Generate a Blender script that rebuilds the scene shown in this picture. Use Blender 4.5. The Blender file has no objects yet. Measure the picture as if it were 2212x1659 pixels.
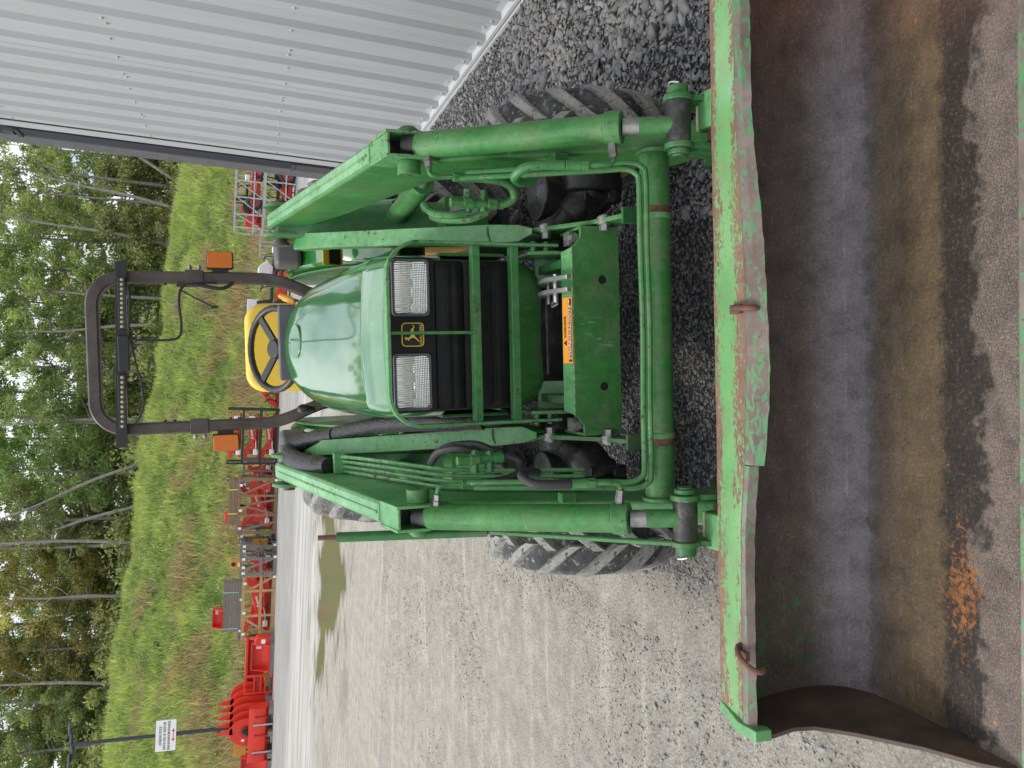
import bpy, math, random
import numpy as np
from mathutils import Vector, Matrix

random.seed(7)
RNG = np.random.default_rng(11)
SC = bpy.context.scene
COL = SC.collection

# ------------------------------------------------------------------ camera, light, exposure
F = 1661.0                                    # focal length in units of a 2212-unit long picture side
PITCH = math.atan(576 / F)


def basis(yaw, pitch, roll):
    cy, sy, cp, sp = math.cos(yaw), math.sin(yaw), math.cos(pitch), math.sin(pitch)
    fw = Vector((sy * cp, cy * cp, -sp))
    r0 = Vector((cy, -sy, 0))
    u0 = r0.cross(fw)
    r = r0 * math.cos(roll) + u0 * math.sin(roll)
    u = -r0 * math.sin(roll) + u0 * math.cos(roll)
    return r, u, fw


CR, CU, CF = basis(0, PITCH, math.radians(2.3))
CAM = Vector((0, 0, 1.39))
cd = bpy.data.cameras.new('camera')
cd.sensor_fit = 'HORIZONTAL'
cd.sensor_width = 36
cd.lens = 36 * F / 2212
cd.clip_start = 0.02
cd.clip_end = 3000
cam = bpy.data.objects.new('camera', cd)
COL.objects.link(cam)
# the phone was held sideways: the picture's left is up
mw = Matrix.Identity(4)
for i, a in enumerate((-CU, CR, -CF)):
    for k in range(3):
        mw[k][i] = a[k]
mw.translation = CAM
cam.matrix_world = mw
SC.camera = cam

SUN_EL, SUN_AZ = math.radians(57), math.radians(273)      # azimuth clockwise from +Y; sun high on the open (left) side of the yard
world = bpy.data.worlds.new('World')
SC.world = world
world.use_nodes = True
wn, wl = world.node_tree.nodes, world.node_tree.links
wn.clear()
wo = wn.new('ShaderNodeOutputWorld')
bg = wn.new('ShaderNodeBackground')
sky = wn.new('ShaderNodeTexSky')
sky.sky_type = 'NISHITA'
sky.sun_disc = False
sky.sun_elevation = SUN_EL
sky.sun_rotation = SUN_AZ
sky.dust_density = 2.0
sky.air_density = 1.0
wtc = wn.new('ShaderNodeTexCoord')
wmp = wn.new('ShaderNodeMapping')
wmp.inputs['Scale'].default_value = (1.6, 1.6, 3.2)
wno = wn.new('ShaderNodeTexNoise')
wno.inputs['Scale'].default_value = 1.9
wno.inputs['Detail'].default_value = 7
wno.inputs['Roughness'].default_value = .58
wra = wn.new('ShaderNodeValToRGB')
wra.color_ramp.elements[0].position = .24
wra.color_ramp.elements[1].position = .50
wmx = wn.new('ShaderNodeMixRGB')
wmx.inputs['Color2'].default_value = (9.5, 9.8, 10.2, 1)     # bright broken cloud
wl.new(wtc.outputs['Generated'], wmp.inputs['Vector'])
wl.new(wmp.outputs['Vector'], wno.inputs['Vector'])
wl.new(wno.outputs['Fac'], wra.inputs['Fac'])
wl.new(wra.outputs['Color'], wmx.inputs['Fac'])
wl.new(sky.outputs['Color'], wmx.inputs['Color1'])
# an overcast dome is brighter overhead than at the skyline
wsx = wn.new('ShaderNodeSeparateXYZ')
wmr = wn.new('ShaderNodeMapRange')
wmr.inputs['From Min'].default_value = 0.0
wmr.inputs['From Max'].default_value = 1.0
wmr.inputs['To Min'].default_value = .62
wmr.inputs['To Max'].default_value = 1.35
wml = wn.new('ShaderNodeMixRGB')
wml.blend_type = 'MULTIPLY'
wml.inputs['Fac'].default_value = 1
wl.new(wtc.outputs['Generated'], wsx.inputs[0])
wl.new(wsx.outputs['Z'], wmr.inputs['Value'])
wl.new(wmx.outputs['Color'], wml.inputs['Color1'])
wl.new(wmr.outputs[0], wml.inputs['Color2'])
wl.new(wml.outputs['Color'], bg.inputs['Color'])
bg.inputs['Strength'].default_value = 0.12
wl.new(bg.outputs['Background'], wo.inputs['Surface'])

sl = bpy.data.lights.new('sun', 'SUN')
sl.energy = 1.5
sl.angle = math.radians(12)
sl.color = (1.0, .95, .87)
sun = bpy.data.objects.new('sun', sl)
COL.objects.link(sun)
sd = Vector((math.sin(SUN_AZ) * math.cos(SUN_EL), math.cos(SUN_AZ) * math.cos(SUN_EL), math.sin(SUN_EL)))
sun.rotation_euler = (-sd).to_track_quat('-Z', 'Y').to_euler()
sun.location = (-20, -20, 30)

vs = SC.view_settings
vs.view_transform = 'Standard'
vs.look = 'None'
vs.gamma = 1
vs.use_curve_mapping = False
vs.exposure = 0.40


# ------------------------------------------------------------------ helpers
def W(v, y, Y):
    """point of the yard at distance Y seen along a sight line (v down, y leftwards)"""
    d = CF + CR * ((1659 - y - 829.5) / F) - CU * ((v - 1106) / F)
    return CAM + d * (Y / d.y)


def tag(o, label=None, cat=None, group=None, kind=None):
    for k, x in (('label', label), ('category', cat), ('group', group), ('kind', kind)):
        if x:
            o[k] = x
    return o


def empty(name, loc=(0, 0, 0), rz=0, label=None, cat=None, group=None):
    o = bpy.data.objects.new(name, None)
    COL.objects.link(o)
    o.empty_display_size = .1
    o.location = loc
    o.rotation_euler = (0, 0, rz)
    return tag(o, label, cat, group)


def link(name, me, mat=None, parent=None):
    if mat is not None and not me.materials:
        me.materials.append(mat)
    o = bpy.data.objects.new(name, me)
    COL.objects.link(o)
    if parent is not None:
        o.parent = parent
    return o


def copy_tree(o, parent=None):
    c = o.copy()
    COL.objects.link(c)
    c.parent = parent
    for ch in list(o.children):
        copy_tree(ch, c)
    return c


def np_mesh(name, verts, faces, cols=None, smooth=False):
    """verts (N,3), faces (M,k) all of one size; cols (N,3) per point"""
    me = bpy.data.meshes.new(name)
    n, m, k = len(verts), len(faces), faces.shape[1]
    me.vertices.add(n)
    me.vertices.foreach_set('co', np.asarray(verts, np.float32).ravel())
    me.loops.add(m * k)
    me.loops.foreach_set('vertex_index', np.asarray(faces, np.int32).ravel())
    me.polygons.add(m)
    me.polygons.foreach_set('loop_start', np.arange(0, m * k, k, dtype=np.int32))
    me.polygons.foreach_set('loop_total', np.full(m, k, np.int32))
    if smooth:
        me.polygons.foreach_set('use_smooth', np.ones(m, bool))
    me.update(calc_edges=True)
    if cols is not None:
        a = me.color_attributes.new('col', 'FLOAT_COLOR', 'POINT')
        a.data.foreach_set('color', np.concatenate([cols, np.ones((n, 1))], 1).astype(np.float32).ravel())
    return me


def frame_for(d):
    d = d.normalized()
    a = Vector((0, 0, 1)) if abs(d.z) < .9 else Vector((0, 1, 0))
    s = d.cross(a).normalized()
    return s, s.cross(d).normalized()


def smooth_path(pts, n=6):
    P = [Vector(p) for p in pts]
    out = []
    for i in range(len(P) - 1):
        a, b = P[max(i - 1, 0)], P[i]
        c, d = P[i + 1], P[min(i + 2, len(P) - 1)]
        for k in range(n):
            t = k / n
            out.append(.5 * ((2 * b) + (c - a) * t + (2 * a - 5 * b + 4 * c - d) * t * t + (3 * b - a - 3 * c + d) * t ** 3))
    out.append(P[-1])
    return out


def rrect(cx, cz, w, h, r, n=5):
    """outline of a rounded rectangle, counter-clockwise"""
    out = []
    for sx, sz, a0 in ((1, -1, -90), (1, 1, 0), (-1, 1, 90), (-1, -1, 180)):
        for k in range(n + 1):
            a = math.radians(a0 + 90 * k / n)
            out.append((cx + sx * (w / 2 - r) + r * math.cos(a), cz + sz * (h / 2 - r) + r * math.sin(a)))
    return out


class MB:
    def __init__(self):
        self.v, self.f = [], []

    def add(self, verts, faces):
        o = len(self.v)
        self.v += [tuple(p) for p in verts]
        self.f += [tuple(i + o for i in q) for q in faces]
        return self

    def box(self, c, s, R=None):
        hx, hy, hz = s[0] / 2, s[1] / 2, s[2] / 2
        vs_ = [Vector((x * hx, y * hy, z * hz)) for z in (-1, 1) for y in (-1, 1) for x in (-1, 1)]
        if R is not None:
            vs_ = [R @ p for p in vs_]
        c = Vector(c)
        return self.add([p + c for p in vs_], [(0, 2, 3, 1), (4, 5, 7, 6), (0, 1, 5, 4), (2, 6, 7, 3), (0, 4, 6, 2), (1, 3, 7, 5)])

    def b2(self, lo, hi):
        return self.box([(a + b) / 2 for a, b in zip(lo, hi)], [b - a for a, b in zip(lo, hi)])

    def beam(self, p0, p1, w, h, side=None):
        """bar from p0 to p1, w across (along side), h the other way"""
        p0, p1 = Vector(p0), Vector(p1)
        d = (p1 - p0).normalized()
        s = Vector(side) if side is not None else frame_for(d)[0]
        s = (s - d * s.dot(d)).normalized()
        t = s.cross(d)
        vs_ = [p + s * (a * w / 2) + t * (b * h / 2) for p in (p0, p1) for b in (-1, 1) for a in (-1, 1)]
        return self.add(vs_, [(0, 2, 3, 1), (4, 5, 7, 6), (0, 1, 5, 4), (2, 6, 7, 3), (0, 4, 6, 2), (1, 3, 7, 5)])

    def cyl(self, p0, p1, r0, r1=None, n=16, caps=True):
        r1 = r0 if r1 is None else r1
        p0, p1 = Vector(p0), Vector(p1)
        s, t = frame_for(p1 - p0)
        vs_ = []
        for p, r in ((p0, r0), (p1, r1)):
            vs_ += [p + s * (r * math.cos(2 * math.pi * k / n)) + t * (r * math.sin(2 * math.pi * k / n)) for k in range(n)]
        fs = [(k, (k + 1) % n, n + (k + 1) % n, n + k) for k in range(n)]
        if caps:
            fs += [tuple(range(n - 1, -1, -1)), tuple(range(n, 2 * n))]
        return self.add(vs_, fs)

    def tube(self, pts, r, n=8, sm=6, square=False):
        P = smooth_path(pts, sm) if sm else [Vector(p) for p in pts]
        m = len(P)
        s, t = frame_for(P[1] - P[0])
        vs_ = []
        for i, p in enumerate(P):
            d = (P[min(i + 1, m - 1)] - P[max(i - 1, 0)]).normalized()
            s = (s - d * s.dot(d)).normalized()
            t = d.cross(s)
            rr = r[min(int(i / (m - 1) * (len(r) - 1) + .5), len(r) - 1)] if isinstance(r, (list, tuple)) else r
            for k in range(n):
                a = 2 * math.pi * (k + (.5 if square else 0)) / n
                vs_.append(p + s * (rr * math.cos(a)) + t * (rr * math.sin(a)))
        fs = [(i * n + k, i * n + (k + 1) % n, (i + 1) * n + (k + 1) % n, (i + 1) * n + k) for i in range(m - 1) for k in range(n)]
        fs += [tuple(range(n - 1, -1, -1)), tuple(range((m - 1) * n, m * n))]
        return self.add(vs_, fs)

    def prism(self, prof, a0, a1, axis='x'):
        """closed outline extruded from a0 to a1 along the axis (outline in the two other axes, in order)"""
        n = len(prof)

        def P(p, a):
            return {'x': (a, p[0], p[1]), 'y': (p[0], a, p[1]), 'z': (p[0], p[1], a)}[axis]
        vs_ = [P(p, a0) for p in prof] + [P(p, a1) for p in prof]
        fs = [(k, (k + 1) % n, n + (k + 1) % n, n + k) for k in range(n)]
        fs += [tuple(range(n - 1, -1, -1)), tuple(range(n, 2 * n))]
        return self.add(vs_, fs)

    def lathe(self, prof, c, n=32, axis='x'):
        """prof: (along axis, radius)"""
        c = Vector(c)
        m = len(prof)
        vs_ = []
        for a, r in prof:
            for k in range(n):
                q = 2 * math.pi * k / n
                e = (a, r * math.cos(q), r * math.sin(q))
                vs_.append(c + Vector({'x': e, 'y': (e[1], e[0], e[2]), 'z': (e[1], e[2], e[0])}[axis]))
        fs = [(i * n + k, i * n + (k + 1) % n, (i + 1) * n + (k + 1) % n, (i + 1) * n + k) for i in range(m - 1) for k in range(n)]
        if prof[0][1] > 1e-5:
            fs.append(tuple(range(n - 1, -1, -1)))
        if prof[-1][1] > 1e-5:
            fs.append(tuple(range((m - 1) * n, m * n)))
        return self.add(vs_, fs)

    def grid(self, rows):
        n = len(rows[0])
        vs_ = [p for r in rows for p in r]
        return self.add(vs_, [(i * n + k, i * n + k + 1, (i + 1) * n + k + 1, (i + 1) * n + k) for i in range(len(rows) - 1) for k in range(n - 1)])

    def mesh(self, name, smooth=35, fix=True):
        me = bpy.data.meshes.new(name)
        me.from_pydata(self.v, [], self.f)
        if fix:
            import bmesh
            b = bmesh.new()
            b.from_mesh(me)
            bmesh.ops.recalc_face_normals(b, faces=b.faces)
            b.to_mesh(me)
            b.free()
        if smooth:
            me.shade_smooth()
            me.set_sharp_from_angle(angle=math.radians(smooth))
        me.update()
        return me

    def build(self, name, mat, parent=None, bevel=0, smooth=35, seg=2, sub=0, solid=0):
        o = link(name, self.mesh(name, smooth), mat, parent)
        if solid:
            s = o.modifiers.new('solid', 'SOLIDIFY')
            s.thickness = solid
            s.offset = 0
            if not bevel:
                e_ = o.modifiers.new('split', 'EDGE_SPLIT')
                e_.split_angle = math.radians(max(smooth, 12))
        if bevel:
            b = o.modifiers.new('bevel', 'BEVEL')
            b.width = bevel
            b.segments = seg
            b.limit_method = 'ANGLE'
            b.angle_limit = math.radians(40)
            b.harden_normals = True
        if sub:
            s = o.modifiers.new('sub', 'SUBSURF')
            s.levels = s.render_levels = sub
        return o


def text(body, size, mat, parent, loc, rot=(math.pi / 2, 0, 0), name='lettering', align='CENTER', sx=1.0, extrude=.0004):
    cu = bpy.data.curves.new('t', 'FONT')
    cu.body = body
    cu.size = size
    cu.align_x = align
    cu.align_y = 'CENTER'
    cu.extrude = extrude
    cu.offset = size * .014
    cu.resolution_u = 3
    ob = bpy.data.objects.new('t', cu)
    COL.objects.link(ob)
    me = bpy.data.meshes.new_from_object(ob.evaluated_get(bpy.context.evaluated_depsgraph_get()))
    bpy.data.objects.remove(ob)
    bpy.data.curves.remove(cu)
    me.name = name
    me.materials.clear()
    o = link(name, me, mat, parent)
    o.location = loc
    o.rotation_euler = rot
    o.scale = (sx, 1, 1)
    return o


# ------------------------------------------------------------------ materials
class NT:
    def __init__(self, name):
        self.m = bpy.data.materials.new(name)
        self.m.use_nodes = True
        self.n, self.l = self.m.node_tree.nodes, self.m.node_tree.links
        self.b = self.n['Principled BSDF']
        self._c = None

    def co(self, kind='Object'):
        if self._c is None:
            self._c = self.n.new('ShaderNodeTexCoord')
        return self._c.outputs[kind]

    def put(self, sock, x):
        if isinstance(x, bpy.types.NodeSocket):
            self.l.new(x, sock)
        elif isinstance(x, (tuple, list)) and sock.type == 'RGBA':
            sock.default_value = (*x[:3], 1)
        else:
            sock.default_value = x

    def map(self, vec, scale=(1, 1, 1), rot=(0, 0, 0), loc=(0, 0, 0)):
        n = self.n.new('ShaderNodeMapping')
        self.put(n.inputs['Vector'], vec)
        n.inputs['Scale'].default_value = scale
        n.inputs['Rotation'].default_value = rot
        n.inputs['Location'].default_value = loc
        return n.outputs[0]

    def noise(self, scale, detail=4, rough=.55, vec=None, dist=0):
        n = self.n.new('ShaderNodeTexNoise')
        self.put(n.inputs['Vector'], vec if vec is not None else self.co())
        n.inputs['Scale'].default_value = scale
        n.inputs['Detail'].default_value = detail
        n.inputs['Roughness'].default_value = rough
        n.inputs['Distortion'].default_value = dist
        return n.outputs['Fac']

    def vor(self, scale, vec=None, feature='F1', out='Distance', rnd=1):
        n = self.n.new('ShaderNodeTexVoronoi')
        n.feature = feature
        self.put(n.inputs['Vector'], vec if vec is not None else self.co())
        n.inputs['Scale'].default_value = scale
        n.inputs['Randomness'].default_value = rnd
        return n.outputs[out]

    def ramp(self, fac, stops, interp='LINEAR'):
        n = self.n.new('ShaderNodeValToRGB')
        n.color_ramp.interpolation = interp
        e = n.color_ramp.elements
        while len(e) < len(stops):
            e.new(.5)
        for k, (p, c) in enumerate(stops):
            e[k].position = p
            e[k].color = (c, c, c, 1) if isinstance(c, (int, float)) else (*c, 1)
        self.put(n.inputs['Fac'], fac)
        return n.outputs['Color']

    def step(self, fac, a, b):
        n = self.n.new('ShaderNodeMapRange')
        n.interpolation_type = 'SMOOTHSTEP'
        self.put(n.inputs['Value'], fac)
        n.inputs['From Min'].default_value = a
        n.inputs['From Max'].default_value = b
        return n.outputs[0]

    def mix(self, fac, a, b, mode='MIX'):
        n = self.n.new('ShaderNodeMixRGB')
        n.blend_type = mode
        self.put(n.inputs['Fac'], fac)
        self.put(n.inputs['Color1'], a)
        self.put(n.inputs['Color2'], b)
        return n.outputs[0]

    def math(self, op, a, b=0.0):
        n = self.n.new('ShaderNodeMath')
        n.operation = op
        self.put(n.inputs[0], a)
        self.put(n.inputs[1], b)
        return n.outputs[0]

    def xyz(self, vec=None):
        n = self.n.new('ShaderNodeSeparateXYZ')
        self.put(n.inputs[0], vec if vec is not None else self.co())
        return n.outputs

    def attr(self, name='col'):
        n = self.n.new('ShaderNodeAttribute')
        n.attribute_name = name
        return n.outputs['Color']

    def rand(self):
        return self.n.new('ShaderNodeObjectInfo').outputs['Random']

    def bump(self, h, strength=.3, dist=.01):
        n = self.n.new('ShaderNodeBump')
        n.inputs['Strength'].default_value = strength
        n.inputs['Distance'].default_value = dist
        self.put(n.inputs['Height'], h)
        self.l.new(n.outputs[0], self.b.inputs['Normal'])

    def set(self, **k):
        for a, x in k.items():
            self.put(self.b.inputs[{'color': 'Base Color', 'rough': 'Roughness', 'metal': 'Metallic', 'spec': 'Specular IOR Level',
                                    'coat': 'Coat Weight', 'crough': 'Coat Roughness', 'trans': 'Transmission Weight', 'ior': 'IOR',
                                    'alpha': 'Alpha', 'sub': 'Subsurface Weight'}[a]], x)
        return self.m


def plain(name, c, rough=.5, metal=0, var=.25, vscale=6, spec=.5, bump=0, bscale=60):
    t = NT(name)
    f = t.noise(vscale, 5, .6)
    col = t.ramp(f, [(.25, tuple(x * (1 - var) for x in c)), (.75, tuple(min(1, x * (1 + var)) for x in c))])
    if bump:
        t.bump(t.noise(bscale, 3), bump, .004)
    return t.set(color=col, rough=rough, metal=metal, spec=spec)


def paint(name, base, fade, chip=.72, rough=.32, dirt=.35, coat=0.0, edge=0.0, chipcol=(.050, .028, .020), fadeamt=1.0, chipscale=58):
    """old machine paint: sun-faded patches, rust chips, a film of dust"""
    t = NT(name)
    c = t.mix(t.math('MULTIPLY', t.step(t.noise(3.1, 5, .6), .35, .75), fadeamt), base, fade)
    c = t.mix(t.math('MULTIPLY', t.step(t.noise(9, 6, .65, dist=.6), .45, .8), dirt), c, (.16, .15, .10))
    streak = t.noise(1, 4, .6, vec=t.map(t.co(), (60, 8, 8)))
    c = t.mix(t.math('MULTIPLY', t.step(streak, .55, .8), .22), c, tuple(min(1, x * 1.7 + .05) for x in fade))
    zz = t.xyz()[2]
    splash = t.math('MULTIPLY', t.step(zz, .85, .25), t.step(t.noise(13, 7, .75), .40, .70))
    c = t.mix(t.math('MULTIPLY', splash, .40 if coat == 0 else .1), c, (.20, .18, .145))
    c = t.mix(.5 if coat == 0 else .15, c, t.ramp(t.noise(45, 7, .8), [(.38, (.55, .56, .52)), (.5, (1, 1, 1)), (.64, (1.35, 1.32, 1.25))]), 'MULTIPLY')
    scuff = t.noise(1, 6, .7, vec=t.map(t.co(), (45, 45, 12), (.4, .3, 0)))
    c = t.mix(t.math('MULTIPLY', t.step(t.math('ADD', scuff, t.math('MULTIPLY', t.noise(4, 2), .25)), .78, .84), .55), c, (.34, .46, .34))
    fine = t.noise(chipscale, 7, .68, dist=.4)
    big = t.noise(2.3, 3, .5)
    m = t.step(t.math('ADD', fine, t.math('MULTIPLY', t.math('SUBTRACT', big, .5), .35)), chip - .012, chip + .012)
    if edge:
        bv = t.n.new('ShaderNodeBevel')
        bv.samples = 3
        bv.inputs['Radius'].default_value = .006
        ge = t.n.new('ShaderNodeNewGeometry')
        dp = t.n.new('ShaderNodeVectorMath')
        dp.operation = 'DOT_PRODUCT'
        t.l.new(bv.outputs[0], dp.inputs[0])
        t.l.new(ge.outputs['Normal'], dp.inputs[1])
        em_ = t.math('MULTIPLY', t.step(dp.outputs['Value'], .97, .80), t.step(t.math('ADD', fine, t.math('MULTIPLY', t.math('SUBTRACT', big, .5), .5)), .60 - edge * .1, .66 - edge * .1))
        c = t.mix(t.math('MULTIPLY', t.step(dp.outputs['Value'], .99, .85), .35), c, (.30, .42, .28))
        m = t.math('MAXIMUM', m, em_)
    c = t.mix(m, c, t.ramp(t.noise(70, 4), [(.3, chipcol), (.7, tuple(x * 2.0 for x in chipcol))]))
    r = t.math('ADD', t.math('MULTIPLY', m, .4), t.ramp(t.noise(7, 5, .6), [(.3, rough * .8), (.75, rough * 1.5)]))
    t.bump(t.math('ADD', t.math('MULTIPLY', m, -.6), t.math('MULTIPLY', t.noise(150, 2), .12)), .25, .0012)
    if coat:
        t.b.inputs['Coat IOR'].default_value = 1.72
    return t.set(color=c, rough=r, coat=coat, crough=.05)


M = {}
G0, G1 = (.027, .160, .030), (.062, .235, .062)
M['hood_green'] = paint('hood_green', (.016, .145, .028), (.026, .175, .040), chip=.80, rough=.16, dirt=.04, coat=1.0)
M['green'] = paint('green', G0, G1, chip=.685, rough=.36, dirt=.45, edge=.9)
M['green_faded'] = paint('green_faded', (.055, .25, .070), (.16, .38, .165), chip=.655, rough=.38, dirt=.35, edge=1.0)
M['green_worn_sheen'] = paint('green_worn_sheen', (.10, .30, .115), (.24, .46, .25), chip=.635, rough=.40, dirt=.25)  # worn paint with sky sheen mixed into its pale colour
M['green_dark'] = paint('green_dark', (.014, .11, .025), (.024, .15, .036), chip=.74, rough=.38, dirt=.4)
M['green_pipe'] = paint('green_pipe', (.027, .15, .036), (.06, .22, .065), chip=.63, rough=.42, dirt=.35, chipscale=60)
M['black'] = plain('black', (.016, .016, .018), .42)
M['black_gloss'] = plain('black_gloss', (.012, .012, .014), .22, var=.4)
t = NT('greasy')
c = t.ramp(t.noise(16, 6, .7), [(.35, (.010, .010, .010)), (.55, (.024, .023, .022)), (.75, (.10, .098, .092))])
t.bump(t.noise(34, 5), .8, .004)
M['greasy'] = t.set(color=c, rough=t.ramp(t.noise(9, 4), [(.35, .22), (.7, .6)]))
M['steel'] = plain('steel', (.55, .55, .56), .32, .75, var=.25, vscale=30)
M['dull_steel'] = plain('dull_steel', (.30, .29, .28), .45, .8, var=.4, vscale=40)
M['rust'] = plain('rust', (.13, .06, .04), .8, 0, var=.5, vscale=30, bump=.5, bscale=90)
M['rubber_hose'] = plain('rubber_hose', (.022, .022, .024), .55, 0, var=.5, vscale=30, bump=.5, bscale=180)
M['amber'] = None
M['seat_yellow'] = plain('seat_yellow', (.84, .60, .085), .42, 0, var=.06, vscale=9, bump=.15, bscale=150)
M['rim_yellow'] = plain('rim_yellow', (.62, .36, .02), .4, 0, var=.3)
M['lever_yellow'] = plain('lever_yellow', (.72, .33, .02), .4)
M['gray_plastic'] = plain('gray_plastic', (.10, .10, .11), .5, var=.25, vscale=12)
M['white'] = plain('white', (.72, .73, .74), .55, var=.08)
M['label_white'] = plain('label_white', (.78, .78, .78), .6, var=.05)
M['label_gray'] = plain('label_gray', (.42, .44, .42), .5, var=.25, vscale=40)
M['label_orange'] = plain('label_orange', (.85, .28, .02), .45, var=.06)
M['label_yellow'] = plain('label_yellow', (.85, .58, .03), .45, var=.06)
M['decal_yellow'] = plain('decal_yellow', (.78, .52, .08), .45, var=.1)
M['ink'] = plain('ink', (.012, .012, .012), .5)
M['ink_red'] = plain('ink_red', (.55, .04, .03), .5)
M['red'] = plain('red', (.62, .030, .014), .38, var=.16, vscale=2)
M['red_dark'] = plain('red_dark', (.36, .018, .010), .45, var=.2, vscale=2)
M['galv'] = plain('galv', (.40, .42, .45), .5, .35, var=.3, vscale=14)
M['ochre'] = plain('ochre', (.50, .24, .03), .55, var=.2)
M['teal_strap'] = plain('teal_strap', (.25, .55, .50), .5, var=.1)
M['yellow_strap'] = plain('yellow_strap', (.75, .62, .12), .5, var=.1)
M['film'] = plain('film', (.62, .60, .62), .3, var=.2, vscale=14)
M['carton'] = plain('carton', (.42, .28, .17), .8, var=.1)
M['gray_strap'] = plain('gray_strap', (.35, .34, .36), .6, var=.1)

t = NT('amber_lens')
n1 = t.noise(1, 2, vec=t.map(t.co(), (350, 20, 350)))
t.bump(t.vor(260), .5, .002)
M['amber'] = t.set(color=t.ramp(n1, [(.3, (.62, .12, .004)), (.7, (.85, .24, .01))]), rough=.18, trans=.15, spec=.6)

t = NT('rops_paint')
c = t.ramp(t.noise(8, 6, .7), [(.3, (.045, .036, .033)), (.55, (.085, .070, .064)), (.8, (.15, .12, .105))])
c = t.mix(t.step(t.noise(40, 5, .7), .60, .70), c, (.13, .06, .04))
t.bump(t.noise(120, 3), .25, .001)
M['rops'] = t.set(color=c, rough=.5, metal=.15)

t = NT('tyre_rubber')
c = t.ramp(t.noise(14, 6, .7), [(.30, (.020, .021, .024)), (.52, (.06, .06, .062)), (.76, (.20, .195, .185))])
c = t.mix(t.step(t.noise(60, 5, .7), .56, .64), c, (.27, .26, .24))
t.bump(t.noise(55, 6, .7), .6, .004)
M['tyre'] = t.set(color=c, rough=.85)
t = NT('lug_rubber')
c = t.ramp(t.noise(12, 6, .7), [(.25, (.13, .128, .122)), (.5, (.28, .273, .255)), (.78, (.45, .435, .40))])
c = t.mix(t.step(t.noise(70, 5, .75), .55, .63), c, (.055, .055, .055))
t.bump(t.noise(75, 6, .75), .7, .004)
M['lug'] = t.set(color=c, rough=.9)

t = NT('lens_glass')
vx = t.xyz()
M['lens'] = t.set(color=(.80, .81, .80), rough=.12, metal=.85, coat=1.0, crough=.05)

t = NT('grille_black')
h = t.vor(330, rnd=.25)
t.bump(h, .9, .002)
M['grille'] = t.set(color=t.ramp(t.noise(20, 4), [(.3, (.004, .004, .005)), (.75, (.016, .0155, .015))]), rough=.5, spec=.3)

# bucket paint: pale green, lightened in colour for its upward face, with long rust scabs
t = NT('bucket_green')
c = t.mix(t.step(t.noise(4, 4), .3, .7), (.125, .33, .115), (.21, .41, .18))
c = t.mix(t.math('MULTIPLY', t.step(t.noise(2.2, 3), .6, .68), .6), c, (.22, .46, .34))
c = t.mix(t.math('MULTIPLY', t.step(t.noise(11, 6, .7), .42, .7), .45), c, (.20, .21, .13))
fine = t.noise(1, 8, .68, vec=t.map(t.co(), (60, 95, 95)), dist=.9)
band = t.noise(1, 3, .5, vec=t.map(t.co(), (5, 22, 22)))
yy = t.xyz()[1]
edge = t.math('MULTIPLY', t.math('SUBTRACT', t.math('ABSOLUTE', t.math('SUBTRACT', yy, 1.437)), .034), 4.2)
m = t.step(t.math('ADD', t.math('ADD', fine, t.math('MULTIPLY', t.math('SUBTRACT', band, .5), .5)), edge), .505, .53)
c = t.mix(m, c, t.ramp(t.noise(30, 5, .7), [(.3, (.13, .07, .048)), (.7, (.25, .145, .10))]))
t.bump(t.math('MULTIPLY', m, -1), .35, .0012)
M['bucket_green'] = t.set(color=c, rough=t.math('ADD', t.math('MULTIPLY', m, .35), .36))

t = NT('lip_worn')
fine = t.noise(1, 8, .72, vec=t.map(t.co(), (30, 60, 60)), dist=.8)
c = t.ramp(t.noise(9, 6, .65), [(.3, (.10, .070, .058)), (.55, (.17, .128, .115)), (.8, (.28, .23, .22))])
c = t.mix(t.step(t.math('ADD', fine, t.math('MULTIPLY', t.math('SUBTRACT', t.noise(3.5, 3), .5), .35)), .52, .56), c, (.085, .22, .095))
c = t.mix(t.step(t.noise(90, 4, .7), .62, .68), c, (.10, .04, .03))
t.bump(t.noise(60, 5), .3, .002)
M['lip'] = t.set(color=c, rough=.55, metal=.2)

# bucket inside: worn steel with painted sky sheen, painted shade under the lip, caked soil, wet line and rust, laid out along the sheet (uv: x across, y from the cutting edge)
t = NT('bucket_inside')
uvn = t.n.new('ShaderNodeUVMap')
uv = uvn.outputs[0]
px, s, _ = t.xyz(uv)
wob = t.noise(5.5, 5, .6, vec=uv)
wob2 = t.noise(22, 6, .65, vec=uv)
sj = t.math('ADD', s, t.math('ADD', t.math('MULTIPLY', t.math('SUBTRACT', wob, .5), .22), t.math('MULTIPLY', t.math('SUBTRACT', wob2, .5), .07)))
ss = t.math('ADD', s, t.math('ADD', t.math('MULTIPLY', t.math('SUBTRACT', wob2, .5), .07), t.math('MULTIPLY', t.math('SUBTRACT', t.noise(90, 6, .8, vec=uv), .5), .05)))
fineg = t.noise(190, 6, .75, vec=uv)
grain = t.noise(75, 6, .75, vec=uv)
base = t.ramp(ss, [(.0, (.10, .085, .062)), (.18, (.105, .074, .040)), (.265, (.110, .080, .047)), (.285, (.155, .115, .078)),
                   (.345, (.155, .122, .095)), (.365, (.15, .135, .14)), (.40, (.16, .15, .165)), (.45, (.145, .132, .142)), (.53, (.085, .064, .057)), (1.0, (.055, .042, .040))])  # bluish band: sky sheen on worn steel; dark end: upper wall's shade
base = t.mix(t.step(grain, .52, .75), base, t.mix(.5, base, (.22, .18, .13)))
base = t.mix(t.math('MULTIPLY', t.step(fineg, .55, .7), .35), base, (.03, .022, .018))
dry = t.ramp(t.noise(260, 6, .8, vec=uv), [(.40, (.045, .037, .036)), (.50, (.115, .093, .083)), (.64, (.25, .20, .145))])
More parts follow.
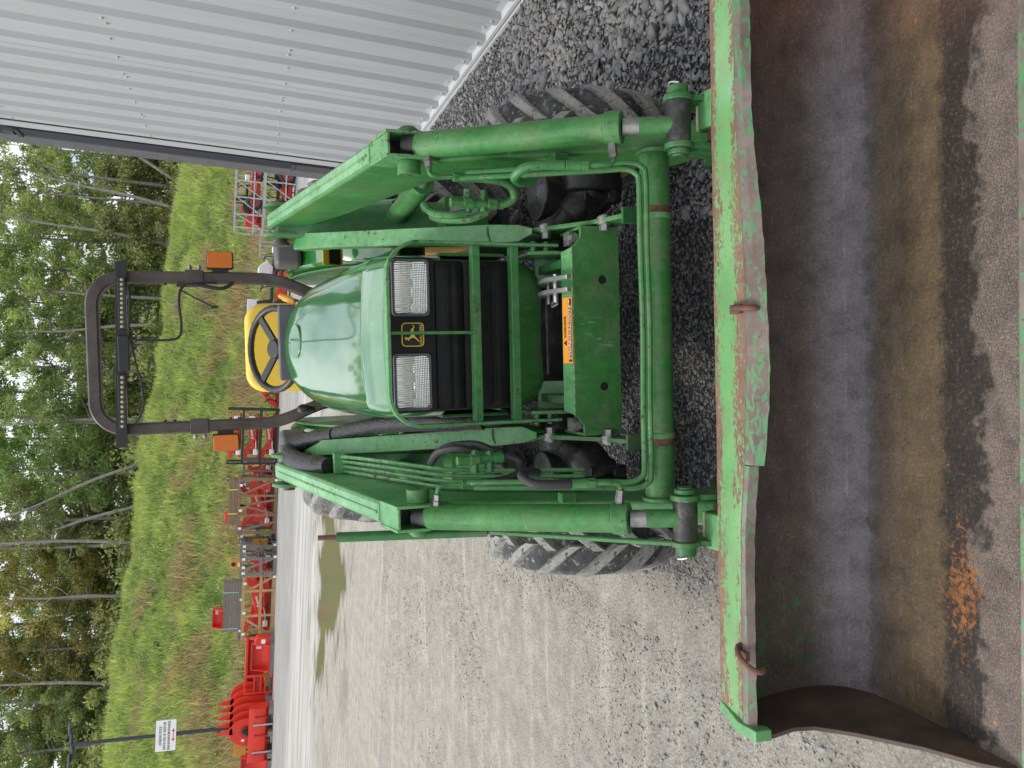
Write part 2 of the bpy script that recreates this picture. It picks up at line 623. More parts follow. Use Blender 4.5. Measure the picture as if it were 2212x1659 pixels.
dry = t.mix(t.math('MULTIPLY', t.step(t.noise(3, 3, .5, vec=uv), .4, .65), .35), dry, (.16, .13, .12))
wet = t.mix(t.step(t.noise(110, 5, .75, vec=uv), .52, .66), (.022, .017, .016), (.10, .068, .032))
c = t.mix(t.step(ss, .195, .165), base, wet)
drymask = t.step(t.math('ADD', sj, t.math('MULTIPLY', t.math('SUBTRACT', t.noise(130, 4, .7, vec=uv), .5), .03)), .104, .080)
c = t.mix(drymask, c, dry)
# orange rust bloom by the left cheek
bl = t.math('ADD', t.math('MULTIPLY', t.math('ABSOLUTE', t.math('ADD', px, .58)), 2.6), t.math('MULTIPLY', t.math('ABSOLUTE', t.math('SUBTRACT', s, .135)), 6.5))
rm = t.step(t.math('SUBTRACT', t.noise(60, 8, .78, vec=uv), t.math('MULTIPLY', bl, .32)), .40, .48)
c = t.mix(t.math('MULTIPLY', rm, .85), c, t.ramp(t.noise(80, 4, vec=uv), [(.3, (.16, .062, .020)), (.7, (.34, .135, .032))]))
c = t.mix(t.math('MULTIPLY', t.step(t.noise(26, 5, .65, vec=uv), .70, .74), t.step(s, .45, .2)), c, (.40, .16, .03))
# green paint left at the left end, high up
gm = t.math('MULTIPLY', t.step(t.noise(1, 7, .7, vec=t.map(uv, (45, 28, 1))), .53, .60), t.math('MULTIPLY', t.step(px, -.50, -.70), t.step(s, .46, .56)))
c = t.mix(gm, c, (.028, .125, .030))
c = t.mix(t.math('MULTIPLY', t.step(px, .45, .85), .45), c, (.20, .085, .06))
scr = t.noise(1, 5, .7, vec=t.map(uv, (7, 170, 1), (0, 0, .06)))
c = t.mix(t.math('MULTIPLY', t.step(scr, .60, .70), .30), c, (.26, .23, .22))
c = t.mix(t.math('MULTIPLY', t.step(t.noise(9, 6, .7, vec=uv), .55, .72), .55), c, (.070, .045, .032))
c = t.mix(t.math('MULTIPLY', t.step(t.noise(46, 5, .7, vec=uv, dist=.5), .69, .72), .8), c, (.24, .10, .035))
weld = t.step(t.math('ABSOLUTE', t.math('SUBTRACT', s, .425)), .0035, .001)
c = t.mix(t.math('MULTIPLY', t.math('MULTIPLY', weld, .35), t.step(t.noise(14, 4, vec=uv), .42, .6)), c, (.30, .28, .29))
c = t.mix(.8, c, t.ramp(t.noise(13, 8, .72, vec=uv), [(.32, (.50, .47, .45)), (.5, (1, 1, 1)), (.68, (1.5, 1.42, 1.34))]), 'MULTIPLY')
c = t.mix(.38, c, t.ramp(t.noise(150, 6, .85, vec=uv), [(.40, (.40, .38, .37)), (.5, (1, 1, 1)), (.60, (1.8, 1.68, 1.52))]), 'MULTIPLY')
rough = t.ramp(ss, [(0, .75), (.25, .42), (.345, .45), (.38, .48), (.46, .50), (.54, .6)])
rough = t.mix(drymask, rough, (.9, .9, .9))
gb = t.math('ADD', t.math('MULTIPLY', grain, t.ramp(ss, [(.08, .15), (.17, .6), (.27, 1.0), (.29, 1.7), (.345, 1.6), (.375, .15), (.6, .3)])), t.math('MULTIPLY', fineg, .25))
t.bump(gb, 1.0, .006)
M['bucket_inside'] = t.set(color=c, rough=rough, metal=.0, spec=.45)

t = NT('bucket_cheek')
c = t.ramp(t.noise(7, 6, .65), [(.3, (.040, .028, .024)), (.55, (.085, .058, .045)), (.75, (.17, .11, .075))])
gm = t.math('MULTIPLY', t.step(t.noise(16, 6, .7), .58, .66), t.step(t.xyz()[2], .1, .3))
c = t.mix(gm, c, (.025, .10, .03))
t.bump(t.noise(60, 5), .3, .003)
M['cheek'] = t.set(color=c, rough=.6)

# yard: crushed grey stone by the building, trampled pale fines elsewhere
t = NT('yard_ground')
o = t.co()
X, Y, Z = t.xyz(o)
n1, n2, n3 = t.noise(1.1, 6, .6), t.noise(9, 6, .7), t.noise(60, 6, .75)
lane = t.noise(1, 6, .62, vec=t.map(o, (.22, 2.4, 1), (0, 0, .12)))
dirt = t.ramp(n2, [(.28, (.25, .226, .187)), (.5, (.365, .333, .283)), (.72, (.48, .445, .382))])
dirt = t.mix(t.math('MULTIPLY', t.step(n1, .42, .7), .45), dirt, (.27, .26, .25))
trk = t.noise(1, 5, .6, vec=t.map(o, (5.5, .55, 1), (0, 0, -.42)))
dirt = t.mix(t.math('MULTIPLY', t.step(trk, .46, .70), .38), dirt, (.25, .235, .21))
trk2 = t.noise(1, 4, .6, vec=t.map(o, (.8, 7, 1), (0, 0, .25)))
dirt = t.mix(t.math('MULTIPLY', t.math('MULTIPLY', t.step(trk2, .52, .66), t.step(n1, .35, .6)), .45), dirt, (.62, .58, .51))
pb = t.vor(95)
peb = t.ramp(t.vor(95, out='Color'), [(.1, (.20, .195, .19)), (.5, (.42, .40, .36)), (.9, (.62, .59, .54))])
dirt = t.mix(t.math('MULTIPLY', t.step(pb, .48, .30), .45), dirt, peb)
dirt = t.mix(t.math('MULTIPLY', t.step(n3, .50, .68), .6), dirt, (.12, .115, .11))
far = t.ramp(lane, [(.25, (.22, .22, .215)), (.42, (.34, .33, .31)), (.62, (.52, .505, .475)), (.8, (.33, .32, .30))])
c = t.mix(t.step(t.math('ADD', Y, t.math('MULTIPLY', t.math('SUBTRACT', n1, .5), 4)), 12.5, 16), dirt, far)
damp = t.math('MULTIPLY', t.step(Z, .006, -.006), t.step(Y, 9.6, 10.2))
c = t.mix(damp, c, (.15, .135, .095))
grey = t.ramp(t.noise(1, 6, .65, vec=t.map(o, (.6, 3, 1))), [(.3, (.20, .195, .185)), (.55, (.29, .285, .27)), (.75, (.42, .41, .385))])
c = t.mix(t.step(t.math('ADD', Y, t.math('MULTIPLY', t.math('SUBTRACT', n1, .5), 3)), 20.0, 22.0), c, grey)
vc = t.ramp(t.vor(60, out='Color'), [(.1, (.08, .08, .083)), (.5, (.15, .15, .152)), (.85, (.26, .255, .245))])
stone = t.mix(t.step(t.vor(60), .25, .60), vc, (.035, .035, .036))
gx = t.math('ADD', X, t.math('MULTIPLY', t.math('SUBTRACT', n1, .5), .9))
gx = t.math('ADD', gx, t.math('MULTIPLY', t.math('SUBTRACT', n2, .5), .45))
gmask = t.math('MULTIPLY', t.step(gx, -.85, -.35), t.step(Y, 13, 8))
c = t.mix(gmask, c, stone)
hb = t.math('ADD', t.math('MULTIPLY', n3, .6), t.math('ADD', t.math('MULTIPLY', t.math('SUBTRACT', 1.0, pb), .35), t.math('MULTIPLY', n2, .8)))
t.bump(hb, 1.0, .022)
M['ground'] = t.set(color=c, rough=.92, spec=.25)

t = NT('loose_stone')
t.bump(t.noise(120, 4), .4, .003)
M['stone'] = t.set(color=t.mix(t.math('MULTIPLY', t.noise(220, 4, .7), .35), t.attr(), (.05, .05, .05)), rough=.85, spec=.3)

t = NT('puddle_water')
t.bump(t.noise(2.5, 2), .02, .01)
M['water'] = t.set(color=(.13, .13, .075), rough=.14, spec=.45, ior=1.33)

t = NT('wall_sheet')
c = t.ramp(t.noise(1, 5, .6, vec=t.map(t.co(), (3, 3, .7))), [(.3, (.385, .392, .408)), (.7, (.43, .436, .45))])
t.bump(t.noise(2.2, 2), .06, .03)
M['sheet'] = t.set(color=c, rough=.5, metal=.0, spec=.3)
M['trim_light'] = plain('trim_light', (.48, .49, .50), .6, 0, var=.08, spec=.2)
M['trim_dark'] = plain('trim_dark', (.028, .031, .042), .42, 0, var=.2, vscale=3)

for nm, a, b in (('wood_new', (.30, .19, .085), (.50, .35, .18)), ('wood_brown', (.15, .095, .06), (.28, .19, .125)), ('wood_gray', (.12, .108, .102), (.25, .23, .215))):
    t = NT(nm)
    g = t.noise(1, 5, .6, vec=t.map(t.co(), (3, 14, 14)))
    rr = t.rand()
    c = t.mix(t.math('MULTIPLY', rr, .5), t.ramp(g, [(.25, a), (.75, b)]), tuple(x * .75 for x in b))
    t.bump(g, .3, .004)
    M[nm] = t.set(color=c, rough=.85)

t = NT('leaf')
n = t.n
tr = n.new('ShaderNodeBsdfTranslucent')
df = n.new('ShaderNodeBsdfDiffuse')
gl = n.new('ShaderNodeBsdfGlossy')
gl.inputs['Roughness'].default_value = .45
hs = n.new('ShaderNodeHueSaturation')
oi = t.rand()
t.put(hs.inputs['Hue'], t.math('ADD', .478, t.math('MULTIPLY', oi, .044)))
t.put(hs.inputs['Value'], t.math('ADD', .8, t.math('MULTIPLY', oi, .45)))
t.put(hs.inputs['Color'], t.attr())
hs.inputs['Saturation'].default_value = .88
t.put(df.inputs['Color'], hs.outputs[0])
t.put(tr.inputs['Color'], t.mix(1, hs.outputs[0], (1.25, 1.25, .7), 'MULTIPLY'))
m1, m2 = n.new('ShaderNodeMixShader'), n.new('ShaderNodeMixShader')
m1.inputs[0].default_value = .55
m2.inputs[0].default_value = .05
t.l.new(df.outputs[0], m1.inputs[1])
t.l.new(tr.outputs[0], m1.inputs[2])
t.l.new(m1.outputs[0], m2.inputs[1])
t.l.new(gl.outputs[0], m2.inputs[2])
t.l.new(m2.outputs[0], n['Material Output'].inputs['Surface'])
M['leaf'] = t.m
M['bark'] = plain('bark', (.24, .22, .20), .9, var=.4, vscale=4, bump=.5, bscale=12)
t = NT('bank_soil')
M['bank'] = t.set(color=t.ramp(t.noise(1.2, 6, .65), [(.3, (.07, .11, .022)), (.7, (.16, .22, .045))]), rough=.95)

# ------------------------------------------------------------------ the lie of the land
TR, TU, TF = basis(-.029754, PITCH, -.033629)            # the same camera seen from the tractor's own axes
Cw = Matrix((CR, CU, CF)).transposed()
Ct = Matrix((TR, TU, TF)).transposed()
ROT = Cw @ Ct.transposed()
TPOS = CAM - ROT @ Vector((-.0819, 0, 1.39))
TN = ROT @ Vector((0, 0, 1))


def sstep(a, b, x):
    t_ = np.clip((x - a) / (b - a), 0, 1)
    return t_ * t_ * (3 - 2 * t_)


def ground_z(x, y):
    """the yard falls away from the building where the tractor stands, then levels out"""
    x, y = np.asarray(x, float), np.asarray(y, float)
    xs = np.where(x < -2.2, -2.2 - 1.6 * (1 - np.exp((x + 2.2) / 1.6)), x)
    xs = np.where(xs > 2.0, 2.0, xs)
    zp = (TN.dot(TPOS) - TN.x * xs - TN.y * y) / TN.z
    return zp * (1 - sstep(5.0, 9.6, y))


def gz(x, y):
    return float(ground_z(x, y))


_pp = []
for v_, y_ in ((703, 1078), (692, 1110), (702, 1160), (688, 1210), (692, 1260), (685, 1330), (690, 1380), (682, 1430), (678, 1500), (688, 1486),
               (702, 1430), (704, 1385), (722, 1365), (727, 1340), (735, 1320), (750, 1280), (744, 1220), (735, 1160), (724, 1110)):
    q_ = W(v_, y_, 1)
    _pp.append(CAM + (q_ - CAM) * (CAM.z / (CAM.z - q_.z)))
PUD = np.array([(q_.x, q_.y) for q_ in _pp])


def pud_dist(x, y):
    """signed distance to the puddle outline, negative inside"""
    d = np.full(x.shape, 1e9)
    ins = np.zeros(x.shape, bool)
    for (ax, ay), (bx, by) in zip(PUD, np.roll(PUD, -1, 0)):
        ex, ey = bx - ax, by - ay
        t_ = np.clip(((x - ax) * ex + (y - ay) * ey) / (ex * ex + ey * ey), 0, 1)
        d = np.minimum(d, np.hypot(x - ax - t_ * ex, y - ay - t_ * ey))
        c_ = ((ay > y) != (by > y))
        with np.errstate(divide='ignore', invalid='ignore'):
            ins ^= c_ & (x < (bx - ax) * (y - ay) / (by - ay) + ax)
    return np.where(ins, -d, d)


xs = np.concatenate([[-600, -250, -120, -70, -45, -30, -22, -17], np.arange(-14, -6.6, .3), np.arange(-6.5, -2, .07), np.arange(-2, 2.4, .08), np.arange(2.5, 8, .5), [10, 14, 20, 30, 50, 100, 250, 600]])
ys = np.concatenate([[-300, -60, -20, -8], np.arange(-4, .5, .3), np.arange(.5, 8, .08), np.arange(8, 9.6, .2), np.arange(9.6, 15.6, .07), np.arange(15.6, 17, .2), np.arange(17, 40, 1), [45, 60, 100, 250, 900]])
gx_, gy_ = np.meshgrid(xs, ys)
near = np.exp(-((gx_ + .5) / 6) ** 2) * (gy_ < 16) * (gy_ > -4)
rough_ = (np.sin(gx_ * 3.1 + np.sin(gy_ * 1.7) * 1.3) * np.sin(gy_ * 2.3 + gx_ * .7) * .006 + RNG.normal(0, .0018, gx_.shape)) * near
flat = ((gx_ > -1.1) & (gx_ < 1.5) & (gy_ > .7) & (gy_ < 4.6))
rough_ = np.where(flat, rough_ * .25 - .002, rough_)
pd = pud_dist(gx_, gy_)
wv_ = np.sin(gx_ * 5.1 + np.sin(gy_ * 3.3) * 1.5) * np.sin(gy_ * 4.7 + gx_ * 1.9) * .5 + np.sin(gx_ * 11 + gy_ * 3) * np.sin(gy_ * 13 - gx_ * 2) * .35
hol = np.where(pd < .8, -.0155 * (1 - sstep(-.42, .16, pd)) + .0088 * wv_ + .0042, 0) * (gy_ > 9.6)
gv = np.stack([gx_, gy_, ground_z(gx_, gy_) + np.where((pd < .8) & (gy_ > 9.6), rough_ * .3 + hol, rough_ + .004 * (gy_ > 9.6))], -1).reshape(-1, 3)
nx_, ny_ = len(xs), len(ys)
ii = (np.arange(ny_ - 1)[:, None] * nx_ + np.arange(nx_ - 1)[None]).ravel()
ground = link('ground', np_mesh('ground', gv, np.stack([ii, ii + 1, ii + nx_ + 1, ii + nx_], 1), smooth=True), M['ground'])
tag(ground, kind='structure')


# loose stones: many small uneven blocks
def stones(name, px, py, size, cols, lift=.25, flatten=.6):
    k = (py > 1.66) | (np.abs(px - .15) > .97)          # none inside the bucket
    px, py, size, cols = px[k], py[k], size[k], cols[k]
    n = len(px)
    ico = np.array([(-1, -.7, -.6), (.9, -1, -.5), (1, .8, -.6), (-.8, 1, -.55), (-.7, -.6, .7), (.6, -.8, .8), (.8, .6, .6), (-.6, .7, .75)], float)
    fc = np.array([(0, 3, 2), (0, 2, 1), (4, 5, 6), (4, 6, 7), (0, 1, 5), (0, 5, 4), (1, 2, 6), (1, 6, 5), (2, 3, 7), (2, 7, 6), (3, 0, 4), (3, 4, 7)])
    P = ico[None] * RNG.uniform(.55, 1.25, (n, 8, 1)) + RNG.normal(0, .12, (n, 8, 3))
    sc = size[:, None, None] * np.stack([RNG.uniform(.7, 1.4, n), RNG.uniform(.55, 1.0, n), RNG.uniform(.35, .8, n) * flatten / .6], -1)[:, None] * .5
    P = P * sc
    a = RNG.uniform(0, 6.283, n)
    ca, sa = np.cos(a)[:, None], np.sin(a)[:, None]
    tl = RNG.normal(0, .25, n)[:, None]
    zx = P[..., 2] + P[..., 0] * tl
    P = np.stack([P[..., 0] * ca - P[..., 1] * sa + px[:, None], P[..., 0] * sa + P[..., 1] * ca + py[:, None], zx + (ground_z(px, py) + size * lift * .5)[:, None]], -1)
    F_ = (fc[None] + (np.arange(n) * 8)[:, None, None]).reshape(-1, 3)
    me = np_mesh(name, P.reshape(-1, 3), F_, np.repeat(cols, 8, 0))
    return tag(link(name, me, M['stone']), kind='stuff')


def stone_cols(n, lo, hi, warm=.12):
    g = lo + (hi - lo) * RNG.beta(1.6, 2.6, n)
    w = RNG.normal(0, 1, n)
    c = np.stack([g * (1 + .03 * w), g * (1 + .005 * w), g * (1 - .03 * w)], -1)
    k = RNG.random(n) < warm
    c[k] *= np.array([1.15, 1.02, .85])
    return np.clip(c, .01, .8)


n = 46000
px = RNG.uniform(.55, 1.93, n)
py = .9 + 8.2 * RNG.random(n) ** 1.5
sz = np.clip(RNG.lognormal(-4.42, .45, n), .006, .05) * (1 + .5 * (px > 1.2) * (py < 4))
o = stones('gravel', px, py, sz, stone_cols(n, .16, .38, .03))
tag(o, 'loose crushed grey stone along the foot of the metal wall', 'gravel')
n = 42000
px = RNG.normal(.05, .5, n)
py = RNG.uniform(1.0, 6.5, n)
sz = np.clip(RNG.lognormal(-4.95, .42, n), .004, .03)
px = np.where(px < -.62, -.62 + RNG.normal(0, .16, n) ** 2 * np.where(RNG.random(n) < .5, -1, 6), px)
o = stones('fine_gravel', px, py, sz, stone_cols(n, .11, .30, .02), lift=.1)
tag(o, 'dark fine gravel under and beside the green tractor', 'gravel')
n = 42000
px = -.9 - 3.6 * RNG.random(n) ** 1.2
py = RNG.uniform(1.1, 8, n)
sz = np.clip(RNG.lognormal(-5.25, .45, n), .003, .02)
o = stones('pebbles', px, py, sz, stone_cols(n, .20, .52), lift=.1)
tag(o, 'small pale pebbles strewn over the trampled open yard', 'pebbles')

# puddle: a sheet of water lying in the hollow of the wheel lane
mb = MB()
mb.b2((PUD[:, 0].min() - .25, PUD[:, 1].min() - .25, -.05), (PUD[:, 0].max() + .25, PUD[:, 1].max() + .25, -.0035))
o = mb.build('puddle', M['water'], smooth=0)
tag(o, kind='structure')

# ------------------------------------------------------------------ metal building on the right
WX, WY1, WZ0, WZ1 = 1.965, 7.26, .135, 4.6
bld = empty('metal_building', (WX, 2, 0), label='grey ribbed steel building with dark corner downspout beside the tractor', cat='building')


def rib_profile(y0, y1):
    """(depth towards the yard, y) of one roll-formed sheet with ribs every 0.28 m"""
    out = [(0, y0)]
    k = y0 + .14
    while k < y1:
        out += [(.0, k - .060), (.032, k - .040), (.032, k + .040), (.0, k + .060)]
        if k + .28 < y1 + .141:
            out += [(.0, k + .112), (.003, k + .118), (.003, k + .132), (0, k + .138), (0, k + .142), (.003, k + .148), (.003, k + .162), (0, k + .168)] if k + .168 < y1 else []
        k += .28
    return out + [(0, y1)]


PW = .84
npan = 14
for i in range(npan):
    y1 = WY1 - .10 - i * PW
    y0 = y1 - PW
    prof = rib_profile(y0, y1)
    mb = MB()
    d = .0015 * (i % 2)
    mb.grid([[(-a - d, y - 2, WZ0 + .05) for a, y in prof], [(-a - d, y - 2, WZ1) for a, y in prof]])
    mb.build('wall_panel', M['sheet'], bld, smooth=0, solid=.0012)
mb = MB()
mb.b2((.02, WY1 - npan * PW - 2, WZ0 - .1), (7.0, WY1 - 2.06, WZ1 - .05))
mb.build('wall_core', M['trim_light'], bld)
mb = MB()
mb.prism([(-.30, WZ1 - .02), (3.5, WZ1 + 1.0), (7.3, WZ1 - .02), (7.3, WZ1 + .06), (3.5, WZ1 + 1.1), (-.30, WZ1 + .06)], WY1 - npan * PW - 2.2, WY1 - 1.8, 'y')
mb.build('roof', M['trim_dark'], bld)
mb = MB()                                     # base flashing: an angle with a drip nose
mb.prism([(.012, WZ0 + .085), (-.004, WZ0 + .085), (-.004, WZ0 + .052), (-.040, WZ0 + .044), (-.040, WZ0 + .026), (-.030, WZ0 + .024), (-.030, WZ0 + .016), (-.046, WZ0 + .014), (-.046, WZ0 - .025), (-.04, WZ0 - .025), (.012, WZ0)],
         WY1 - npan * PW - 2, WY1 - 2.02, 'y')
mb.build('base_flashing', M['trim_light'], bld)
mb = MB()                                     # corner trim, a folded light strip
mb.prism([(-.032, WY1 - 2.16), (-.036, WY1 - 2.16), (-.036, WY1 - 2.012), (.10, WY1 - 2.012), (.10, WY1 - 2.02), (-.028, WY1 - 2.02)], WZ0 + .02, WZ1, 'z')
mb.build('corner_trim', M['sheet'], bld)
# downspout: fluted rectangular pipe just beyond the corner, with straps
y0, y1 = WY1 - 1.995, WY1 - 1.80
x0, x1 = -.052, .10
pr = [(x0, y0 + .006)]
m_ = 9
for k in range(m_):
    a = y0 + .012 + (y1 - y0 - .024) * k / m_
    b = y0 + .012 + (y1 - y0 - .024) * (k + 1) / m_
    pr += [(x0, a), (x0 + .006, a + (b - a) * .3), (x0 + .006, a + (b - a) * .7)]
pr += [(x0, y1 - .006), (x0 + .006, y1), (x1, y1), (x1, y0), (x0 + .006, y0)]
mb = MB()
mb.prism(pr, WZ0 + .9, 3.30, 'z')
mb.build('downspout', M['trim_dark'], bld)
mb = MB()
mb.b2((x0 - .006, y0 - .008, WZ0 + .05), (x1, y1 + .006, WZ0 + .895))
mb.build('downspout_boot', M['trim_dark'], bld, bevel=.006)
mb = MB()
mb.tube([(x0 + .06, (y0 + y1) / 2, 3.26), (x0 + .05, (y0 + y1) / 2, 3.42), (-.2, (y0 + y1) / 2 - .02, 3.62), (-.22, (y0 + y1) / 2 - .03, 4.55)], .082, 12, 5)
mb.build('downspout_elbow', M['trim_dark'], bld)
mb = MB()
mb.b2((-.050, y1 + .012, WZ0), (.12, y1 + .27, 3.9))
mb.build('corner_post', M['gray_plastic'], bld, bevel=.02)
for z in (1.03, 3.22):
    mb = MB()
    mb.b2((x0 - .010, y0 - .01, z), (x1, y1 + .008, z + .035))
    mb.build('strap', M['trim_dark'], bld)
mb = MB()
mb.lathe([(0, .010), (.003, .010), (.0045, .008), (.009, .007), (.010, .004), (.0102, .0001)], (0, 0, 0), 10, 'x')
smesh = mb.mesh('screw')
for z in (.215, 1.215, 2.215, 3.2):
    for i in range(npan):
        for k, dy in enumerate((0.02, .16, .30, .58)):
            y = WY1 - .10 - i * PW - PW + dy + .12
            if y < 1.5 and z < 3:
                continue
            s = link('screw', smesh, M['label_gray'], bld)
            s.location = (-.0045 if dy == .16 else -.033, y - 2 + .0, z + (.006 if i % 2 else 0))
            s.rotation_euler = (0, math.pi * 0 + math.pi, 0)

# ------------------------------------------------------------------ grass bank behind the yard
BX = [(-70, 10.6), (-45, 9.6), (-23.3, 8.1), (-9.6, 7.0), (-.85, 6.2), (12.2, 5.15), (30, 4.4), (70, 3.6)]


def bank_top(x):
    return np.interp(x, [a for a, b in BX], [b for a, b in BX])


def bank_foot(x):
    return np.interp(x, [-60, -16, -8, 0, 7, 40], [29.5, 31.2, 33.0, 35.6, 33.5, 34])


def bank_z(x, y):
    f_ = bank_foot(x)
    t_ = np.clip((y - f_) / (50 - f_), 0, 4)
    k = np.where(t_ < 1, .25 * t_ + .75 * (t_ * t_ * (3 - 2 * t_)), 1 + (t_ - 1) * .03)
    bump_ = .10 * np.sin(x * 1.7 + y) * np.sin(y * 1.3 - x * .6) + .14 * np.sin(x * .55 + 1) * np.sin(y * .6)
    return bank_top(x) * k - .03 + bump_ * np.clip(t_ * 4, 0, 1)


bx_ = np.linspace(-70, 70, 141)
by_ = np.concatenate([np.linspace(0, 1, 40), np.linspace(1.05, 4, 22)])
gx_, gt_ = np.meshgrid(bx_, by_)
gy_ = bank_foot(gx_) + gt_ * (50 - bank_foot(gx_))
bv = np.stack([gx_, gy_, bank_z(gx_, gy_)], -1).reshape(-1, 3)
nx_, ny_ = len(bx_), len(by_)
ii = (np.arange(ny_ - 1)[:, None] * nx_ + np.arange(nx_ - 1)[None]).ravel()
o = link('grass_bank', np_mesh('grass_bank', bv, np.stack([ii, ii + 1, ii + nx_ + 1, ii + nx_], 1), smooth=True), M['bank'])
tag(o, kind='structure')


def blades(name, x, y, h, w, cols, lean=.35, bend=.3):
    n = len(x)
    z = bank_z(x, y)
    a = RNG.uniform(0, 6.283, n)
    lx, ly = RNG.normal(0, lean, n) * h, RNG.normal(-.1, lean, n) * h
    dx, dy = np.cos(a) * w, np.sin(a) * w * .6
    b = np.stack([x, y, z], -1)
    P = np.stack([b + np.stack([-dx, -dy, 0 * x], -1), b + np.stack([dx, dy, 0 * x], -1),
                  b + np.stack([lx * .4 + dx * .8, ly * .4 + dy * .8, h * .6], -1), b + np.stack([lx, ly, h], -1), b + np.stack([lx * .4 - dx * .8, ly * .4 - dy * .8, h * .6], -1)], 1)
    F3 = np.array([(0, 1, 2), (0, 2, 4), (4, 2, 3)])
    F_ = (F3[None] + (np.arange(n) * 5)[:, None, None]).reshape(-1, 3)
    return np_mesh(name, P.reshape(-1, 3), F_, np.repeat(cols, 5, 0))


def spread(n, y_lo=0, y_hi=1.12, xl=-30, xr=20):
    x = RNG.uniform(xl, xr, n)
    t_ = RNG.uniform(y_lo, y_hi, n)
    f_ = bank_foot(x)
    y = f_ + t_ * (50 - f_)
    k = np.abs(x) < 2 + y * .62
    return x[k], y[k], t_[k]


x, y, t_ = spread(210000)
patch = .5 + .5 * np.sin(x * .9 + np.sin(y * .7) * 2) * np.sin(y * .8 + np.sin(x * .5) * 2)
pat2 = .5 + .5 * np.sin(x * 2.3 + y * .9 + np.sin(y * 2.1)) * np.sin(y * 2.7 - x * .8)
v_ = RNG.uniform(.7, 1.3, len(x))
hue = np.clip(.5 * patch + .45 * pat2 - .15 + RNG.normal(0, .15, len(x)) + .25 * t_, 0, 1)[:, None]
cols = ((1 - hue) * np.array([.16, .24, .055]) + hue * np.array([.42, .48, .14])) * v_[:, None]
me = blades('grass', x, y, RNG.uniform(.20, .60, len(x)) * (.5 + .9 * patch * pat2 + .3 * patch), RNG.uniform(.018, .045, len(x)), cols)
o = link('grass', me, M['leaf'])
tag(o, 'tall bright green grass covering the bank', 'grass', kind='stuff')
# dry tawny grass low on the bank
x, y, t_ = spread(120000, 0, .85)
dens = np.clip(.5 + .9 * np.sin(x * .8 + 1.3 * np.sin(y * .9 + x * .3)) * np.sin(y * 1.1 + x * .35) - np.abs(t_ - .22) * 1.9 + .12 * (x < -7), 0, 1)
k = RNG.random(len(x)) < dens
x, y = x[k], y[k]
cols = np.array([.42, .32, .19]) * RNG.uniform(.6, 1.35, (len(x), 1)) * (1 + RNG.normal(0, .06, (len(x), 3)))
me = blades('dry_grass', x, y, RNG.uniform(.35, .85, len(x)), RNG.uniform(.014, .034, len(x)), np.clip(cols, .02, .9), lean=.4)
o = link('dry_grass', me, M['leaf'])
tag(o, 'tawny dry seed grass in patches low on the bank', 'grass', kind='stuff')


# ------------------------------------------------------------------ wood behind the bank
def leaf_cloud(centres, radii, per, size, base, tip, flat_=.75):
    """small leaf faces gathered in clumps round the given centres"""
    C, R_ = np.asarray(centres), np.asarray(radii)
    k = np.repeat(np.arange(len(C)), per)
    n = len(k)
    d = RNG.normal(0, 1, (n, 3))
    d /= np.linalg.norm(d, axis=1)[:, None]
    r = RNG.random(n) ** .45
    p = C[k] + d * (R_[k] * r)[:, None] * np.array([1, 1, flat_])
    a, b = RNG.normal(0, 1, (n, 3)), RNG.normal(0, 1, (n, 3))
    a /= np.linalg.norm(a, axis=1)[:, None]
    b -= a * (a * b).sum(1)[:, None]
    b /= np.linalg.norm(b, axis=1)[:, None]
    s = size * RNG.uniform(.6, 1.4, n)
    a *= s[:, None]
    b *= (s * .55)[:, None]
    P = np.stack([p - a, p - b * .9, p + a, p + b], 1)
    F_ = (np.arange(n) * 4)[:, None] + np.arange(4)[None]
    f_ = np.clip(RNG.normal(.45, .25, n) + RNG.normal(0, .18, len(C))[k], 0, 1)[:, None]
    cols = ((1 - f_) * np.asarray(base) + f_ * np.asarray(tip)) * RNG.uniform(.75, 1.25, (n, 1))
    return P.reshape(-1, 3), F_, np.repeat(cols, 4, 0)


x, y, t_ = spread(900, .02, 1.0)
P, F_, cc = leaf_cloud(np.stack([x, y, bank_z(x, y) + .22], -1), RNG.uniform(.18, .5, len(x)), 46, .07, (.11, .17, .04), (.36, .44, .13), .9)
o = link('weeds', np_mesh('weeds', P, F_, cc), M['leaf'])
tag(o, 'leafy weeds standing in clumps among the bank grass', 'weeds', kind='stuff')
KINDS = [  # height, crown base, crown radius, clumps, leaves per clump, dark, light, name, words
    (19, 3.5, 3.7, 88, 100, (.115, .175, .060), (.36, .46, .16), 'maple_like', 'full dark green leafy tree'),
    (22, 4.5, 3.3, 80, 90, (.14, .20, .07), (.44, .51, .18), 'tall_pale', 'tall light green tree with a loose crown'),
    (17, 2.5, 3.5, 100, 95, (.19, .195, .06), (.56, .50, .16), 'yellowing', 'yellowing green tree'),
    (20, 6.0, 2.8, 60, 70, (.13, .195, .065), (.42, .50, .17), 'sparse', 'slender tree with sparse high leaves'),
    (23, 5.0, 4.0, 92, 95, (.10, .165, .06), (.33, .44, .15), 'broad', 'broad deep green tree'),
    (6.5, .4, 2.2, 70, 90, (.125, .175, .06), (.42, .48, .16), 'young', 'young bushy tree'),
]
protos = []
